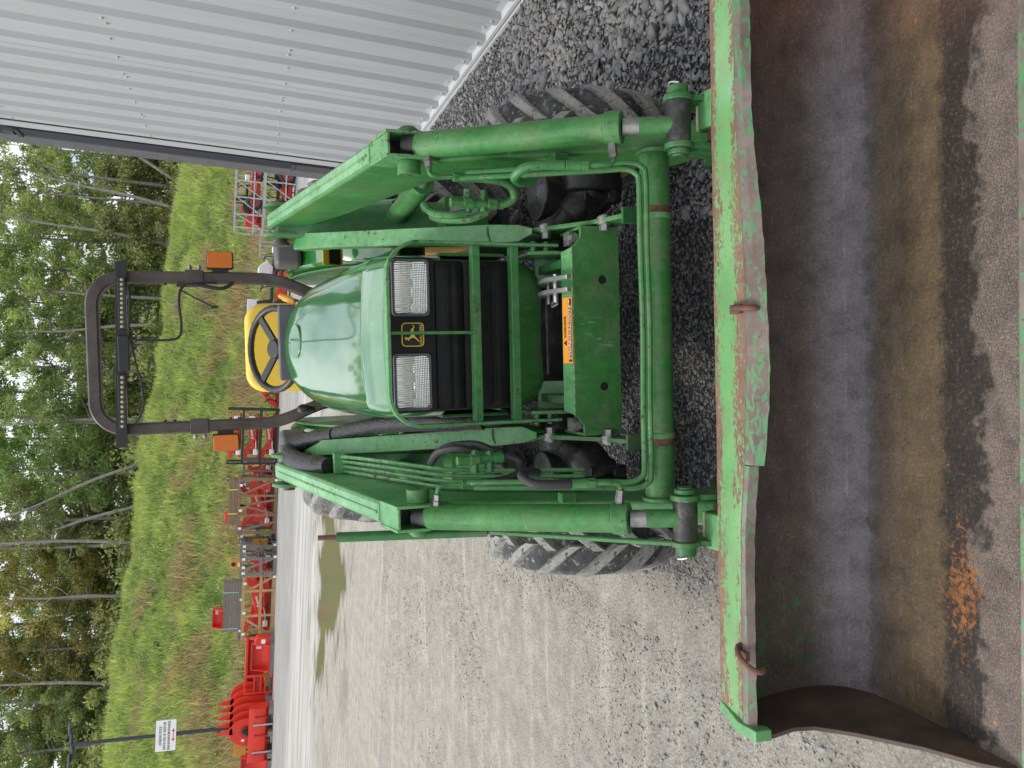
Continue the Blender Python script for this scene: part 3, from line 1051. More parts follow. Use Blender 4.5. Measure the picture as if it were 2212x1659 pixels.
for kd in KINDS:
    H, CB, CRD, NC, PER, ca_, cb_, nm, wd = kd
    for var in range(2):
        mb = MB()
        r0 = RNG.uniform(.10, .165)
        bendx, bendy = RNG.uniform(-1.3, 1.3), RNG.uniform(-.5, .5)
        ax = [(bendx * (q ** 2) + .12 * math.sin(q * 7 + var), bendy * q * q, q * H * .93) for q in np.linspace(0, 1, 8)]
        mb.tube([(0, 0, -.6)] + ax[1:], [r0 * 1.35, r0, r0 * .9, r0 * .75, r0 * .6, r0 * .42, r0 * .28, r0 * .12], 8, 3)
        cents, rads = [], []
        for k in range(int(NC * .32)):
            z = RNG.uniform(CB * .8, H * .9)
            q = z / (H * .93)
            an = RNG.uniform(0, 6.283)
            ln = CRD * RNG.uniform(.5, 1.0) * (1 - .55 * max(0, (z - CB) / (H - CB)) ** 2)
            b0 = Vector((bendx * q * q, bendy * q * q, z))
            e = b0 + Vector((math.cos(an) * ln, math.sin(an) * ln, ln * RNG.uniform(.15, .6)))
            mb.tube([b0, b0.lerp(e, .5) + Vector((0, 0, -.08)), e], [.065, .045, .015], 5, 3)
            for g in range(2):
                cents.append(b0.lerp(e, RNG.uniform(.55, 1.05)) + Vector(RNG.normal(0, .3, 3)))
                rads.append(RNG.uniform(.5, 1.05))
        while len(cents) < NC:
            z = CB + (H - CB) * RNG.random() ** .85
            q = (z - CB) / (H - CB)
            rr = CRD * math.sqrt(RNG.random()) * math.sin(math.pi * min(1, .18 + .80 * q)) ** .7
            an = RNG.uniform(0, 6.283)
            cents.append((bendx * (z / H) ** 2 + math.cos(an) * rr, math.sin(an) * rr, z))
            rads.append(RNG.uniform(.45, 1.1))
        P, F_, cc = leaf_cloud(cents, rads, int(PER * 1.5), .122, np.array(ca_) * 1.2, np.array(cb_) * 1.12)
        root = bpy.data.objects.new('tree', None)
        tk = mb.mesh('trunk')
        tk.materials.append(M['bark'])
        cr = np_mesh('crown', P, F_, cc)
        cr.materials.append(M['leaf'])
        protos.append((tk, cr, wd))
        bpy.data.objects.remove(root)
# front-row trunks stand where the photograph shows pale stems; the rest fill the wood behind
front = []
for y_, Y_, ki in ((395, 57, 7), (440, 55, 6), (478, 58, 2), (527, 60, 3), (590, 57, 0), (640, 55, 6), (690, 61, 8), (745, 58, 1), (800, 56, 2), (860, 59, 3), (915, 56, 9),
                   (965, 60, 6), (1020, 57, 0), (1075, 61, 2), (1120, 56, 1), (1178, 55, 7), (1225, 60, 4), (1285, 57, 5), (1340, 60, 8), (1390, 57, 4), (1450, 59, 5), (1500, 56, 0), (1555, 60, 2), (1600, 57, 1), (1650, 58, 9)):
    front.append((W(300, y_, Y_).x, Y_, ki))
back = []
for row, Y_ in enumerate((64, 70, 78)):
    m_ = (14, 14, 12)[row]
    for k in range(m_):
        back.append((-Y_ * .60 + (Y_ * .60 + Y_ * .33) * (k + .5 * (row % 2) + RNG.uniform(-.25, .25)) / m_, Y_ + RNG.uniform(-1.5, 1.5), (0, 8, 3, 1, 10, 9, 2, 4, 8, 11)[int(RNG.integers(0, 10))]))
young = [(-33 + 2.45 * k + RNG.uniform(-.6, .6), RNG.uniform(53.5, 63), 10 + int(k % 2)) for k in range(23) if k % 4 != 2]
ordn = ['first', 'second', 'third', 'fourth', 'fifth', 'sixth', 'seventh', 'eighth', 'ninth', 'tenth', 'eleventh', 'twelfth', 'thirteenth', 'fourteenth', 'fifteenth', 'sixteenth', 'seventeenth',
        'eighteenth', 'nineteenth', 'twentieth', '21st', '22nd', '23rd', '24th', '25th']
for rowname, rowset, grp in (('front row of wood', front, 'trees along the front of the wood'),
                             ('thicket at the wood edge', young, 'young trees at the wood edge'),
                             ('second row of wood', back[:14], 'trees deep in the wood'),
                             ('third row of wood', back[14:28], 'trees deep in the wood'),
                             ('rearmost row of wood', back[28:], 'trees deep in the wood')):
    for k, (x, y, ki) in enumerate(sorted(rowset)):
        tk, cr, wd = protos[ki % 12]
        e = empty('tree', (x, y, float(bank_z(np.array(x), np.array(y))) - .1), RNG.uniform(0, 6.28), '%s, %s from left, %s' % (wd, ordn[k], rowname), 'tree', grp)
        sc_ = RNG.uniform(.68, .86) * (1.0 if rowset is not young else 1.2)
        e.scale = (sc_ * RNG.uniform(.9, 1.1), sc_ * RNG.uniform(.9, 1.1), sc_)
        link('trunk', tk, None, e)
        link('crown', cr, None, e)
# bare leaning stems at the wood's edge
for k, (y_, Y_, ln, tilt) in enumerate(sorted(((410, 54, 11, .55), (452, 53.5, 10, .18), (532, 54, 12, .12), (700, 54, 9, -.1), (905, 54.5, 13, -.05), (985, 53.5, 11, -.42), (1085, 54, 10, -.3), (1172, 53.5, 13, .03), (1290, 54.5, 8, .06), (1475, 54, 10, .1)), reverse=True)):
    x_ = W(330, y_, Y_).x
    e = empty('dead_tree', (x_, Y_, float(bank_z(np.array(x_), np.array(Y_))) - .1), 0, 'bare pale leaning stem, %s from left along the wood edge' % ordn[k], 'tree', 'bare stems at the wood edge')
    mb = MB()
    tp = Vector((math.sin(tilt) * ln, .2, math.cos(tilt) * ln))
    mb.tube([(0, 0, -.3), tp * .35 + Vector((.1, 0, 0)), tp * .7 - Vector((.12, 0, 0)), tp], [.13, .10, .07, .03], 7, 4)
    mb.build('trunk', M['bark'], e)
    for g in range(4):
        b0 = tp * (.5 + .12 * g)
        mb = MB()
        sd_ = (-1) ** g
        mb.tube([b0, b0 + Vector((sd_ * .5, 0, .5)), b0 + Vector((sd_ * .8, .1, 1.2))], [.035, .025, .01], 5, 3)
        mb.build('branch', M['bark'], e)
# low brush at the foot of the trees
n = 560
bx2 = RNG.uniform(-42, 26, n)
by2 = RNG.uniform(52.5, 74, n)
cents = np.stack([bx2, by2, bank_z(bx2, by2) + RNG.uniform(.1, 1.6, n) + np.clip(by2 - 60, 0, 20) * RNG.uniform(0, .25, n)], -1)
P, F_, cc = leaf_cloud(cents, RNG.uniform(.6, 1.7, n), 150, .15, (.14, .17, .055), (.38, .40, .13))
o = link('undergrowth', np_mesh('undergrowth', P, F_, cc), M['leaf'])
tag(o, 'tangled low undergrowth along the edge of the wood', 'undergrowth', kind='stuff')

# ------------------------------------------------------------------ the tractor (built in its own axes: x right, y back, z up, ground z = 0)
T = bpy.data.objects.new('tractor', None)
COL.objects.link(T)
tm = ROT.to_4x4()
tm.translation = TPOS
T.matrix_world = tm
tag(T, 'old green compact tractor with front loader, yellow seat and roll bar', 'tractor')
S2 = (1, -1)
PI = math.pi


def strip2(path, th):
    up, dn = [], []
    for i, p in enumerate(path):
        a, b = path[max(i - 1, 0)], path[min(i + 1, len(path) - 1)]
        dx, dz = b[0] - a[0], b[1] - a[1]
        l_ = math.hypot(dx, dz)
        up.append((p[0] - dz / l_ * th[i] / 2, p[1] + dx / l_ * th[i] / 2))
        dn.append((p[0] + dz / l_ * th[i] / 2, p[1] - dx / l_ * th[i] / 2))
    return up + dn[::-1]


# ---- wheels
def wheel(name, cx, cy, R, w, nlug, lug_h, rim_r, s, lugw):
    """wheel disc with tyre and chevron lugs; s = +1 right, -1 left; local origin at the hub"""
    mb = MB()
    mb.lathe([(-w * .47 * s, rim_r * 1.04), (-w * .42 * s, rim_r), (-w * .40 * s, rim_r * .93), (-w * .12 * s, rim_r * .86), (-w * .08 * s, rim_r * .45), (-w * .10 * s, .05), (-w * .13 * s, .001)], (0, 0, 0), 32)
    mb.lathe([(w * .42 * s, rim_r), (w * .40 * s, rim_r * .93), (w * .05 * s, rim_r * .86), (w * .10 * s, rim_r * .45), (w * .14 * s, .05), (w * .16 * s, .001)], (0, 0, 0), 32)
    wh = mb.build('wheel', M['rim_yellow'], T)
    wh.location = (cx, cy, R)
    Rc = R - lug_h
    prof = [(-w * .44, rim_r * .98), (-w * .49, rim_r * 1.12), (-w * .50, Rc * .80), (-w * .47, Rc * .90), (-w * .40, Rc * .965), (-w * .22, Rc * .995), (0, Rc)]
    prof += [(-a, r) for a, r in prof[-2::-1]]
    mb = MB()
    mb.lathe(prof, (0, 0, 0), 64)
    mb.build('tyre', M['tyre'], wh)

    def rad(a):
        a = abs(a)
        P = [(0, Rc), (w * .22, Rc * .995), (w * .40, Rc * .965), (w * .47, Rc * .90), (w * .50, Rc * .80)]
        for (a0, r0), (a1, r1) in zip(P, P[1:]):
            if a <= a1:
                return r0 + (r1 - r0) * (a - a0) / (a1 - a0)
        return P[-1][1]
    lm = {}
    for sd in (1, -1):
        mb = MB()
        rows = []
        nseg = 9
        for k in range(nseg + 1):
            q = k / nseg
            a = sd * (-.035 + q * .53) * w
            ph = math.radians(2 + 21 * q ** .85 + 3 * q * q) * (.32 / R) ** .35
            hw = lugw * (.80 + .30 * q) / R / 2
            r0 = rad(a)
            top = min(r0 + lug_h * (1 - .25 * q), R)
            base = r0 - .012
            rows.append([(a, -r * math.cos(ph + d), r * math.sin(ph + d)) for r, d in ((base, -hw * 1.25), (top - .006, -hw * .95), (top, -hw * .72), (top, hw * .72), (top - .006, hw * .95), (base, hw * 1.25))])
        mb.grid(rows)
        n6 = 6
        mb.f += [tuple(range(n6)), tuple(range(nseg * n6, nseg * n6 + n6))]
        me = mb.mesh('lug', smooth=30)
        lm[sd] = me
    for sd in (1, -1):
        for k in range(nlug):
            o = link('lug', lm[sd], M['lug'], wh)
            o.rotation_euler = (2 * PI * (k + (.5 if sd > 0 else 0)) / nlug, 0, 0)
    return wh


for s in S2:
    wheel('wheel', s * .640, 2.37, .328, .200, 14, .033, .185, s, .052)
for s in S2:
    wheel('wheel', s * .655, 3.88, .575, .29, 18, .042, .31, s, .066)

# ---- front axle, engine, gearbox
mb = MB()
mb.tube([(-.60, 2.37, .40), (-.3, 2.37, .41), (0, 2.37, .43), (.3, 2.37, .41), (.60, 2.37, .40)], [.055, .06, .075, .06, .055], 14, 5)
mb.lathe([(-.10, .02), (-.09, .10), (0, .13), (.09, .10), (.10, .02)], (0.0, 2.37, .42), 20)
mb.build('front_axle', M['greasy'], T, smooth=50)
for s in S2:
    mb = MB()
    mb.lathe([(-.13, .045), (-.11, .07), (-.03, .078), (.03, .072), (.075, .088), (.11, .09), (.115, .03)], (s * .465, 2.34, .37), 22, 'z')
    mb.tube([(s * .30, 2.37, .41), (s * .38, 2.36, .405), (s * .46, 2.345, .40)], [.05, .068, .075], 16, 4)
    mb.lathe([(0, .001), (.0, .098), (.012, .106), (.055, .108), (.06, .09), (.12, .075), (.125, .001)] if s > 0 else [(0, .001), (0, .098), (-.012, .106), (-.055, .108), (-.06, .09), (-.12, .075), (-.125, .001)], (s * .452, 2.29, .315), 28, 'x')
    mb.tube([(s * .46, 2.29, .32), (s * .41, 2.30, .35), (s * .36, 2.34, .40)], [.088, .078, .058], 18, 4)
    mb.box((s * .47, 2.24, .30), (.10, .05, .13))
    mb.cyl((s * .44, 2.23, .27), (s * .44, 2.20, .27), .02)
    mb.cyl((s * .50, 2.23, .34), (s * .50, 2.195, .34), .018)
    mb.build('hub_housing', M['greasy'], T, bevel=.006, smooth=50)
mb = MB()
mb.b2((-.17, 2.16, .46), (.17, 3.2, .90))
mb.b2((-.13, 2.15, .40), (.13, 2.3, .535))
mb.b2((-.20, 3.1, .36), (.20, 4.1, .72))
mb.cyl((-.24, 2.62, .66), (.24, 2.62, .66), .06)
mb.build('engine_block', M['greasy'], T, bevel=.012)
mb = MB()
for s in S2:
    mb.b2((s * .19 - .012, 1.99, .42), (s * .19 + .012, 3.4, .55))
mb.build('main_frame', M['green_dark'], T, bevel=.003)
mb = MB()
mb.tube([(-.70, 3.88, .575), (.70, 3.88, .575)], .075, 14, 0)
mb.build('rear_axle', M['green_dark'], T)

# ---- hood: lofted sections, rounded at the rear
secs = [(2.120, .213, 1.012, .030), (2.135, .221, 1.026, .040), (2.20, .230, 1.046, .05), (2.262, .236, 1.068, .055), (2.275, .2365, 1.069, .057), (2.45, .242, 1.094, .065), (2.7, .246, 1.136, .085),
        (2.88, .240, 1.176, .095), (2.98, .228, 1.202, .10), (3.05, .208, 1.222, .10), (3.10, .182, 1.236, .09), (3.135, .152, 1.245, .075), (3.155, .118, 1.250, .06)]
rows = []
for Y_, hw, zt, rr in secs:
    zb = .86
    row = [(-hw - .004, Y_, zb), (-hw - .003, Y_, zb + .06)]
    for k in range(9):
        a = math.radians(180 - 90 * k / 8)
        row.append((-hw + rr + rr * math.cos(a), Y_, zt - .012 - rr + rr * math.sin(a)))
    for k in range(1, 10):
        x = -hw + rr + (2 * (hw - rr)) * k / 10
        row.append((x, Y_, zt - .012 * (x / (hw - rr)) ** 2))
    for k in range(9):
        a = math.radians(90 - 90 * k / 8)
        row.append((hw - rr + rr * math.cos(a), Y_, zt - .012 - rr + rr * math.sin(a)))
    row += [(hw + .003, Y_, zb + .06), (hw + .004, Y_, zb)]
    rows.append(row)
mb = MB()
mb.grid(rows)
nr = len(rows[0])
mb.f.append(tuple(range(nr)))
mb.f.append(tuple((len(rows) - 1) * nr + k for k in range(nr - 1, -1, -1)))
hood = mb.build('hood', M['hood_green'], T, smooth=24)
mb = MB()                                    # fuel filler lid set in the top
for a, b in (((.064, .052), (.070, .057)),):
    o1 = [(.017 + a[0] * math.cos(q), 2.99 + a[1] * math.sin(q)) for q in np.linspace(0, 2 * PI, 33)[:-1]]
    mb.add([(x, y, 1.178 + .27 * (y - 2.93)) for x, y in o1] + [(x, y, 1.1935 + .27 * (y - 2.93)) for x, y in o1],
           [(k, (k + 1) % 32, 32 + (k + 1) % 32, 32 + k) for k in range(32)] + [tuple(range(32, 64))])
mb.build('fuel_lid', M['hood_green'], hood, bevel=.003)
for s in S2:
    mb = MB()
    mb.prism([(2.14, .66), (3.08, .66), (3.08, .862), (2.14, .862)], s * .226, s * .236)
    mb.build('side_panel', M['green_dark'] if s < 0 else M['green'], T, bevel=.004)
mb = MB()                                    # instrument cowl behind the hood
prf = [(.016 + .148 * math.cos(q), 3.125 + .060 * math.sin(q)) for q in np.linspace(-.15, PI + .15, 26)]
mb.prism(prf, 1.0, 1.262, 'z')
mb.build('dash_cowl', M['gray_plastic'], T, bevel=.01)

# ---- nose: black surround, headlights, grille panels, lower green nose
mb = MB()
mb.prism(rrect(0, .945, .432, .128, .012), 2.108, 2.16, 'y')
sur = mb.build('grille_surround', M['black_gloss'], T, bevel=.003)
for s in S2:
    cx = .1305 * s + .001
    mb = MB()
    a, b = rrect(cx, .951, .158, .106, .012), rrect(cx, .951, .143, .091, .010)
    n = len(a)
    mb.add([(x, 2.098, z) for x, z in a] + [(x, 2.098, z) for x, z in b] + [(x, 2.112, z) for x, z in a] + [(x, 2.112, z) for x, z in b],
           [(k, (k + 1) % n, n + (k + 1) % n, n + k) for k in range(n)] + [(k, (k + 1) % n, 2 * n + (k + 1) % n, 2 * n + k) for k in range(n)] + [(n + k, n + (k + 1) % n, 3 * n + (k + 1) % n, 3 * n + k) for k in range(n)])
    hl = mb.build('headlight', M['gray_plastic'], T, bevel=.002)
    mb = MB()                                # fluted glass: vertical flutes above, small prisms below
    NXF, NZF = 170, 96
    w2, h2 = .0715, .0455
    rows = []
    for j in range(NZF + 1):
        z = -h2 + 2 * h2 * j / NZF
        row = []
        for i in range(NXF + 1):
            x = -w2 + 2 * w2 * i / NXF
            fl = abs(math.sin((x + .0012 * math.floor((z + h2) / .018)) * PI / .0062))
            hz = abs(math.sin(z * PI / .0048)) if z < -.008 + .006 * math.floor(x / .024) % .012 else .25
            bowl = .010 * ((x / w2) ** 2 + (z / h2) ** 2)
            row.append((cx + x, 2.1005 + bowl * .35 - .0022 * fl - .0020 * hz, .951 + z))
        rows.append(row)
    mb.grid(rows)
    mb.build('lens', M['lens'], hl, smooth=60)
# emblem
em = MB()
em.prism(rrect(.0015, .947, .067, .064, .012, 4), 2.1055, 2.1085, 'y')
emb = em.build('emblem', M['ink'], T)
a, b = rrect(.0015, .947, .066, .063, .011, 5), rrect(.0015, .947, .061, .058, .009, 5)
n = len(a)
mb = MB()
mb.add([(x, 2.1048, z) for x, z in a] + [(x, 2.1048, z) for x, z in b], [(k, (k + 1) % n, n + (k + 1) % n, n + k) for k in range(n)])
mb.build('emblem_border', M['decal_yellow'], emb, solid=.0004)
deer = [(.28, .17), (.33, .12), (.34, .19), (.39, .12), (.39, .22), (.36, .27), (.38, .33), (.45, .40), (.58, .42), (.68, .40), (.76, .44), (.78, .50), (.86, .53), (.92, .49), (.93, .51), (.86, .58), (.76, .55), (.70, .53),
        (.62, .54), (.50, .56), (.42, .60), (.32, .70), (.20, .79), (.18, .77), (.29, .65), (.37, .53), (.34, .42), (.31, .35), (.24, .33), (.24, .30), (.31, .26), (.26, .20)]
mb = MB()
mb.add([(.0015 - .032 + .064 * u_, 2.1046, .978 - .062 * w_) for u_, w_ in deer], [tuple(range(len(deer)))])
mb.build('emblem_figure', M['decal_yellow'], emb, solid=.0003, smooth=0)
text('JOHN DEERE', .0115, M['decal_yellow'], emb, (.0015, 2.1050, .9235), sx=.86, extrude=.0002)
# grille cushions
for z0, z1, bul in ((.792, .884, .020), (.652, .786, .022)):
    rows = []
    for k in range(15):
        q = k / 14
        z = z0 + (z1 - z0) * q
        d = bul * math.sin(PI * q) ** .55 - .006 * math.exp(-((q - .45) / .05) ** 2)
        row = []
        for i in range(25):
            x = -.212 + .424 * i / 24
            e = max(0, (abs(x) - .18) / .032)
            row.append((x, 2.122 - d * (1 - e ** 3), z))
        rows.append(row)
    mb = MB()
    mb.grid(rows)
    mb.build('grille_panel', M['grille'], T, smooth=60)
mb = MB()
mb.b2((-.214, 2.12, .64), (.214, 2.17, .90))
mb.build('grille_backing', M['black'], T)
mb = MB()
rows = []
for k in range(10):
    q = k / 9
    z = .552 + .09 * q
    hw = .212 - .045 * (1 - q) ** 2.2
    y = 2.112 + .035 * (1 - q) ** 2
    row = []
    for i in range(21):
        x = -hw + 2 * hw * i / 20
        row.append((x, y + .03 * max(0, (abs(x) / hw - .75) / .25) ** 2, z - .010 * (x / hw) ** 2 * (1 - q)))
    rows.append(row)
rows.append([(x, y + .16, z) for x, y, z in rows[-1]])
mb.grid(rows)
mb.build('nose_panel', M['green'], T, smooth=50, solid=.004)

# ---- grille guard of bent flat bar
gp = [(-.246, .53), (-.246, .93)] + [(-.246 + .085 - .085 * math.cos(a), .935 + .085 * math.sin(a)) for a in np.linspace(.15, PI / 2, 7)]
gp = gp + [(-x, z) for x, z in gp[::-1]]
y0, y1, th = 2.045, 2.085, .009
mb = MB()
rows = []
for i, (x, z) in enumerate(gp):
    a = gp[max(i - 1, 0)]
    b = gp[min(i + 1, len(gp) - 1)]
    dx, dz = b[0] - a[0], b[1] - a[1]
    l_ = math.hypot(dx, dz)
    nx, nz = -dz / l_ * th, dx / l_ * th
    rows.append([(x, y0, z), (x, y1, z), (x + nx, y1, z + nz), (x + nx, y0, z + nz), (x, y0, z)])
mb.grid(rows)
mb.f += [(0, 1, 2, 3), tuple((len(rows) - 1) * 5 + k for k in (3, 2, 1, 0))]
guard = mb.build('grille_guard', M['green_faded'], T, bevel=.002, smooth=40)
for zc in (.783, .669):
    mb = MB()
    mb.b2((-.246, 2.058, zc - .002), (.246, 2.086, zc + .003))
    mb.b2((-.246, 2.052, zc - .019), (.246, 2.058, zc + .003))
    mb.build('guard_bar', M['green_pipe'], guard, bevel=.0015)
mb = MB()
mb.b2((.000, 2.049, .782), (.008, 2.070, 1.021))
mb.build('guard_bar', M['green_pipe'], guard, bevel=.0015)
for s in S2:                                  # lower guard mounts
    mb = MB()
    mb.prism([(2.02, .46), (2.10, .44), (2.16, .50), (2.14, .62), (2.05, .62), (2.03, .56)], s * .232, s * .222)
    mb.prism([(2.10, .45), (2.20, .42), (2.26, .50), (2.16, .56)], s * .225, s * .14)
    for z in (.60, .56):
        mb.cyl((s * .262, 2.065, z), (s * .222, 2.065, z), .009, n=6)
    mb.build('guard_mount', M['green'], T, bevel=.002)

# ---- front weight plate with notched corners, folded top, two holes, warning label
mb = MB()
out = [(-.287, .388), (.287, .388), (.287, .505), (.262, .505), (.240, .522), (.232, .532), (-.232, .532), (-.240, .522), (-.262, .505), (-.287, .505)]
mb.prism(out, 1.947, 1.957, 'y')
pl = mb.build('front_plate', M['green'], T, bevel=.002)
mb = MB()
mb.add([(-.232, 1.947, .532), (.232, 1.947, .532), (.222, 1.992, .546), (-.222, 1.992, .546), (-.232, 1.955, .524), (.232, 1.955, .524), (.222, 2.0, .538), (-.222, 2.0, .538)],
       [(0, 1, 2, 3), (7, 6, 5, 4), (0, 4, 5, 1), (1, 5, 6, 2), (2, 6, 7, 3), (3, 7, 4, 0)])
mb.build('plate_fold', M['green_faded'], pl, bevel=.002)
for x in (.142, -.155):
    mb = MB()
    mb.lathe([(-.0012, .0085), (-.0012, .0001)], (x, 1.947, .442), 16, 'y')
    mb.lathe([(-.0018, .0115), (-.0018, .0085), (.0, .0085), (.0, .0115)], (x, 1.947, .442), 16, 'y')
    mb.build('hole', M['ink'], pl)
for s in S2:
    mb = MB()
    mb.b2((s * .287 - .004, 1.947, .388), (s * .287 + .004, 2.09, .505))
    mb.build('plate_cheek', M['green'], pl, bevel=.002)
    mb = MB()
    mb.cyl((s * .262, 1.965, .512), (s * .262, 2.02, .512), .012, n=6)
    mb.b2((s * .262 - .018, 1.99, .50), (s * .262 + .018, 2.03, .52))
    mb.build('bolt', M['dull_steel'], pl)
fold = math.atan2(.014, .045)
lab = MB()
lab.add([(-.088, 1.9475, .5345), (.094, 1.9475, .5345), (.094, 1.985, .5462), (-.088, 1.985, .5462)], [(0, 1, 2, 3)])
lb = lab.build('warning_label', M['label_orange'], pl, solid=.0006, smooth=0)
rx = (fold, 0, 0)
text('WARNING', .0125, M['ink'], lb, (.012, 1.975, .5445), rx, sx=1.0)
mb = MB()
mb.add([(-.040, 1.970, .5430), (-.024, 1.970, .5430), (-.032, 1.982, .5466)], [(0, 1, 2)])
mb.build('warning_triangle', M['ink'], lb, solid=.0003, smooth=0)
mb = MB()
mb.add([(-.084, 1.9500, .5367), (.090, 1.9500, .5367), (.090, 1.9612, .5402), (-.084, 1.9612, .5402)], [(0, 1, 2, 3)])
mb.build('label_band', M['ink'], lb, solid=.0003, smooth=0)
for i, (yy_, x0_, x1_) in enumerate(((1.9575, -.078, .084), (1.9525, -.078, .066))):
    mb = MB()
    x = x0_
    while x < x1_:
        l_ = random.uniform(.004, .012)
        zc = .5367 + (yy_ - 1.950) * .311 + .0008
        mb.add([(x, yy_ - .0011, zc - .0003), (x + l_, yy_ - .0011, zc - .0003), (x + l_, yy_ + .0011, zc + .0004), (x, yy_ + .0011, zc + .0004)], [(0, 1, 2, 3)])
        x += l_ + .0025
    mb.build('label_print', M['label_white'], lb, smooth=0)
# shiny pair of clevis links
for x in (.106, .140):
    mb = MB()
    mb.prism(strip2([(2.13, .545), (2.07, .574), (2.0, .580), (1.915, .556)], [.018, .024, .024, .016]), x, x + .012)
    mb.build('clevis_link', M['steel'], T, bevel=.002)
mb = MB()
mb.cyl((.085, 2.03, .548), (.165, 2.03, .548), .008)
mb.build('clevis_pin', M['steel'], T)
mb = MB()
mb.cyl((.085, 2.09, .545), (.165, 2.09, .545), .007)
mb.build('clevis_pin', M['dull_steel'], T)
mb = MB()
mb.tube([(.088, 2.03, .556), (.072, 2.015, .566), (.078, 1.985, .562)], .003, 6)
mb.build('split_pin', M['steel'], T)

# ---- loader side plates, braces, masts
for s in S2:
    mb = MB()                                 # plate along the tractor frame
    mb.prism([(1.845, .385), (1.845, .425), (1.96, .47), (2.05, .54), (2.16, .635), (2.62, .66), (2.62, .50), (2.3, .47), (2.05, .40), (1.90, .37)], s * .296, s * .309)
    mb.build('side_plate', M['green'], T, bevel=.003)
    mb = MB()
    mb.b2((s * .303 - .022, 1.838, .380), (s * .303 + .022, 1.848, .430))
    mb.build('plate_foot', M['green_dark'], T, bevel=.002)
    for yy_, zz_ in ((2.09, .55), (2.20, .60), (1.93, .44)):
        mb = MB()
        mb.cyl((s * .318, yy_, zz_), (s * .275, yy_, zz_), .014, n=6)
        mb.cyl((s * .313, yy_, zz_), (s * .292, yy_, zz_), .020, n=16)
        mb.build('bolt', M['dull_steel'], T)
    # brace channel: web faces forward, flanges to the rear
    a, b, c_ = Vector((s * .296, 2.13, .62)), Vector((s * .372, 2.83, 1.11)), Vector((s * .393, 3.02, 1.20))
    mb = MB()
    wv = Vector((1, 0, 0))
    d = (b - a).normalized()
    nv = d.cross(wv).normalized()
    if nv.y > 0:
        nv = -nv
    rows = []
    for p, wd_ in ((a + Vector((0, -.04, -.028)), .012), (a, .044), (a.lerp(b, .12), .052), (b, .050), (c_, .056)):
        rows.append([p + wv * (wd_ / 2) - nv * .05, p + wv * (wd_ / 2), p - wv * (wd_ / 2), p - wv * (wd_ / 2) - nv * .05])
    mb.grid(rows)
    mb.build('brace', M['green_faded'], T, bevel=.004, solid=.006)
    mb = MB()
    mb.tube([a.lerp(b, .13) + wv * .022 + nv * .002, a.lerp(b, .13) + nv * .0045, a.lerp(b, .12) - wv * .022 + nv * .002], .003, 6, 3)
    mb.build('weld', M['green_pipe'], T)
    # mast box behind the boom
    mb = MB()
    mb.prism([(2.70, .56), (2.86, .56), (3.12, 1.16), (3.10, 1.27), (2.98, 1.26), (2.93, 1.14), (2.72, .80)], s * .400, s * .500)
    mast = mb.build('mast', M['green_dark'], T, bevel=.004)
    for x in (.405, .515):
        mb = MB()
        pf = [(3.02 + .062 * math.cos(q), 1.245 + .062 * math.sin(q)) for q in np.linspace(-.3, PI, 14)] + [(2.94, 1.12), (3.06, 1.08)]
        mb.prism(pf, s * x, s * (x + .012))
        mb.build('mast_ear', M['green'], mast, bevel=.002)
    mb = MB()
    mb.cyl((s * .385, 3.03, 1.245), (s * .545, 3.03, 1.245), .022, n=20)
    mb.cyl((s * .377, 3.03, 1.245), (s * .39, 3.03, 1.245), .030, n=20)
    mb.build('pivot_pin', M['rops'], mast)
    mb = MB()                                 # lower mast bracket and its data plate
    mb.b2((s * .392, 2.60, .56), (s * .50, 2.72, .72))
    mb.build('mast_bracket', M['green'], mast, bevel=.003)
    mb = MB()
    mb.b2((s * .425, 2.592, .60), (s * .478, 2.5985, .70))
    mb.build('data_plate', M['label_gray'] if s > 0 else M['green_faded'], mast)
    # lift cylinder
    mb = MB()
    mb.cyl((s * .455, 2.93, .85), (s * .468, 2.30, .862), .036, n=24)
    mb.cyl((s * .455, 2.97, .85), (s * .455, 2.92, .85), .040, n=24)
    mb.build('lift_cylinder', M['green'], T, bevel=.003)
    mb = MB()
    mb.cyl((s * .468, 2.30, .862), (s * .47, 2.10, .90), .018, n=16)
    mb.build('lift_rod', M['steel'], T)

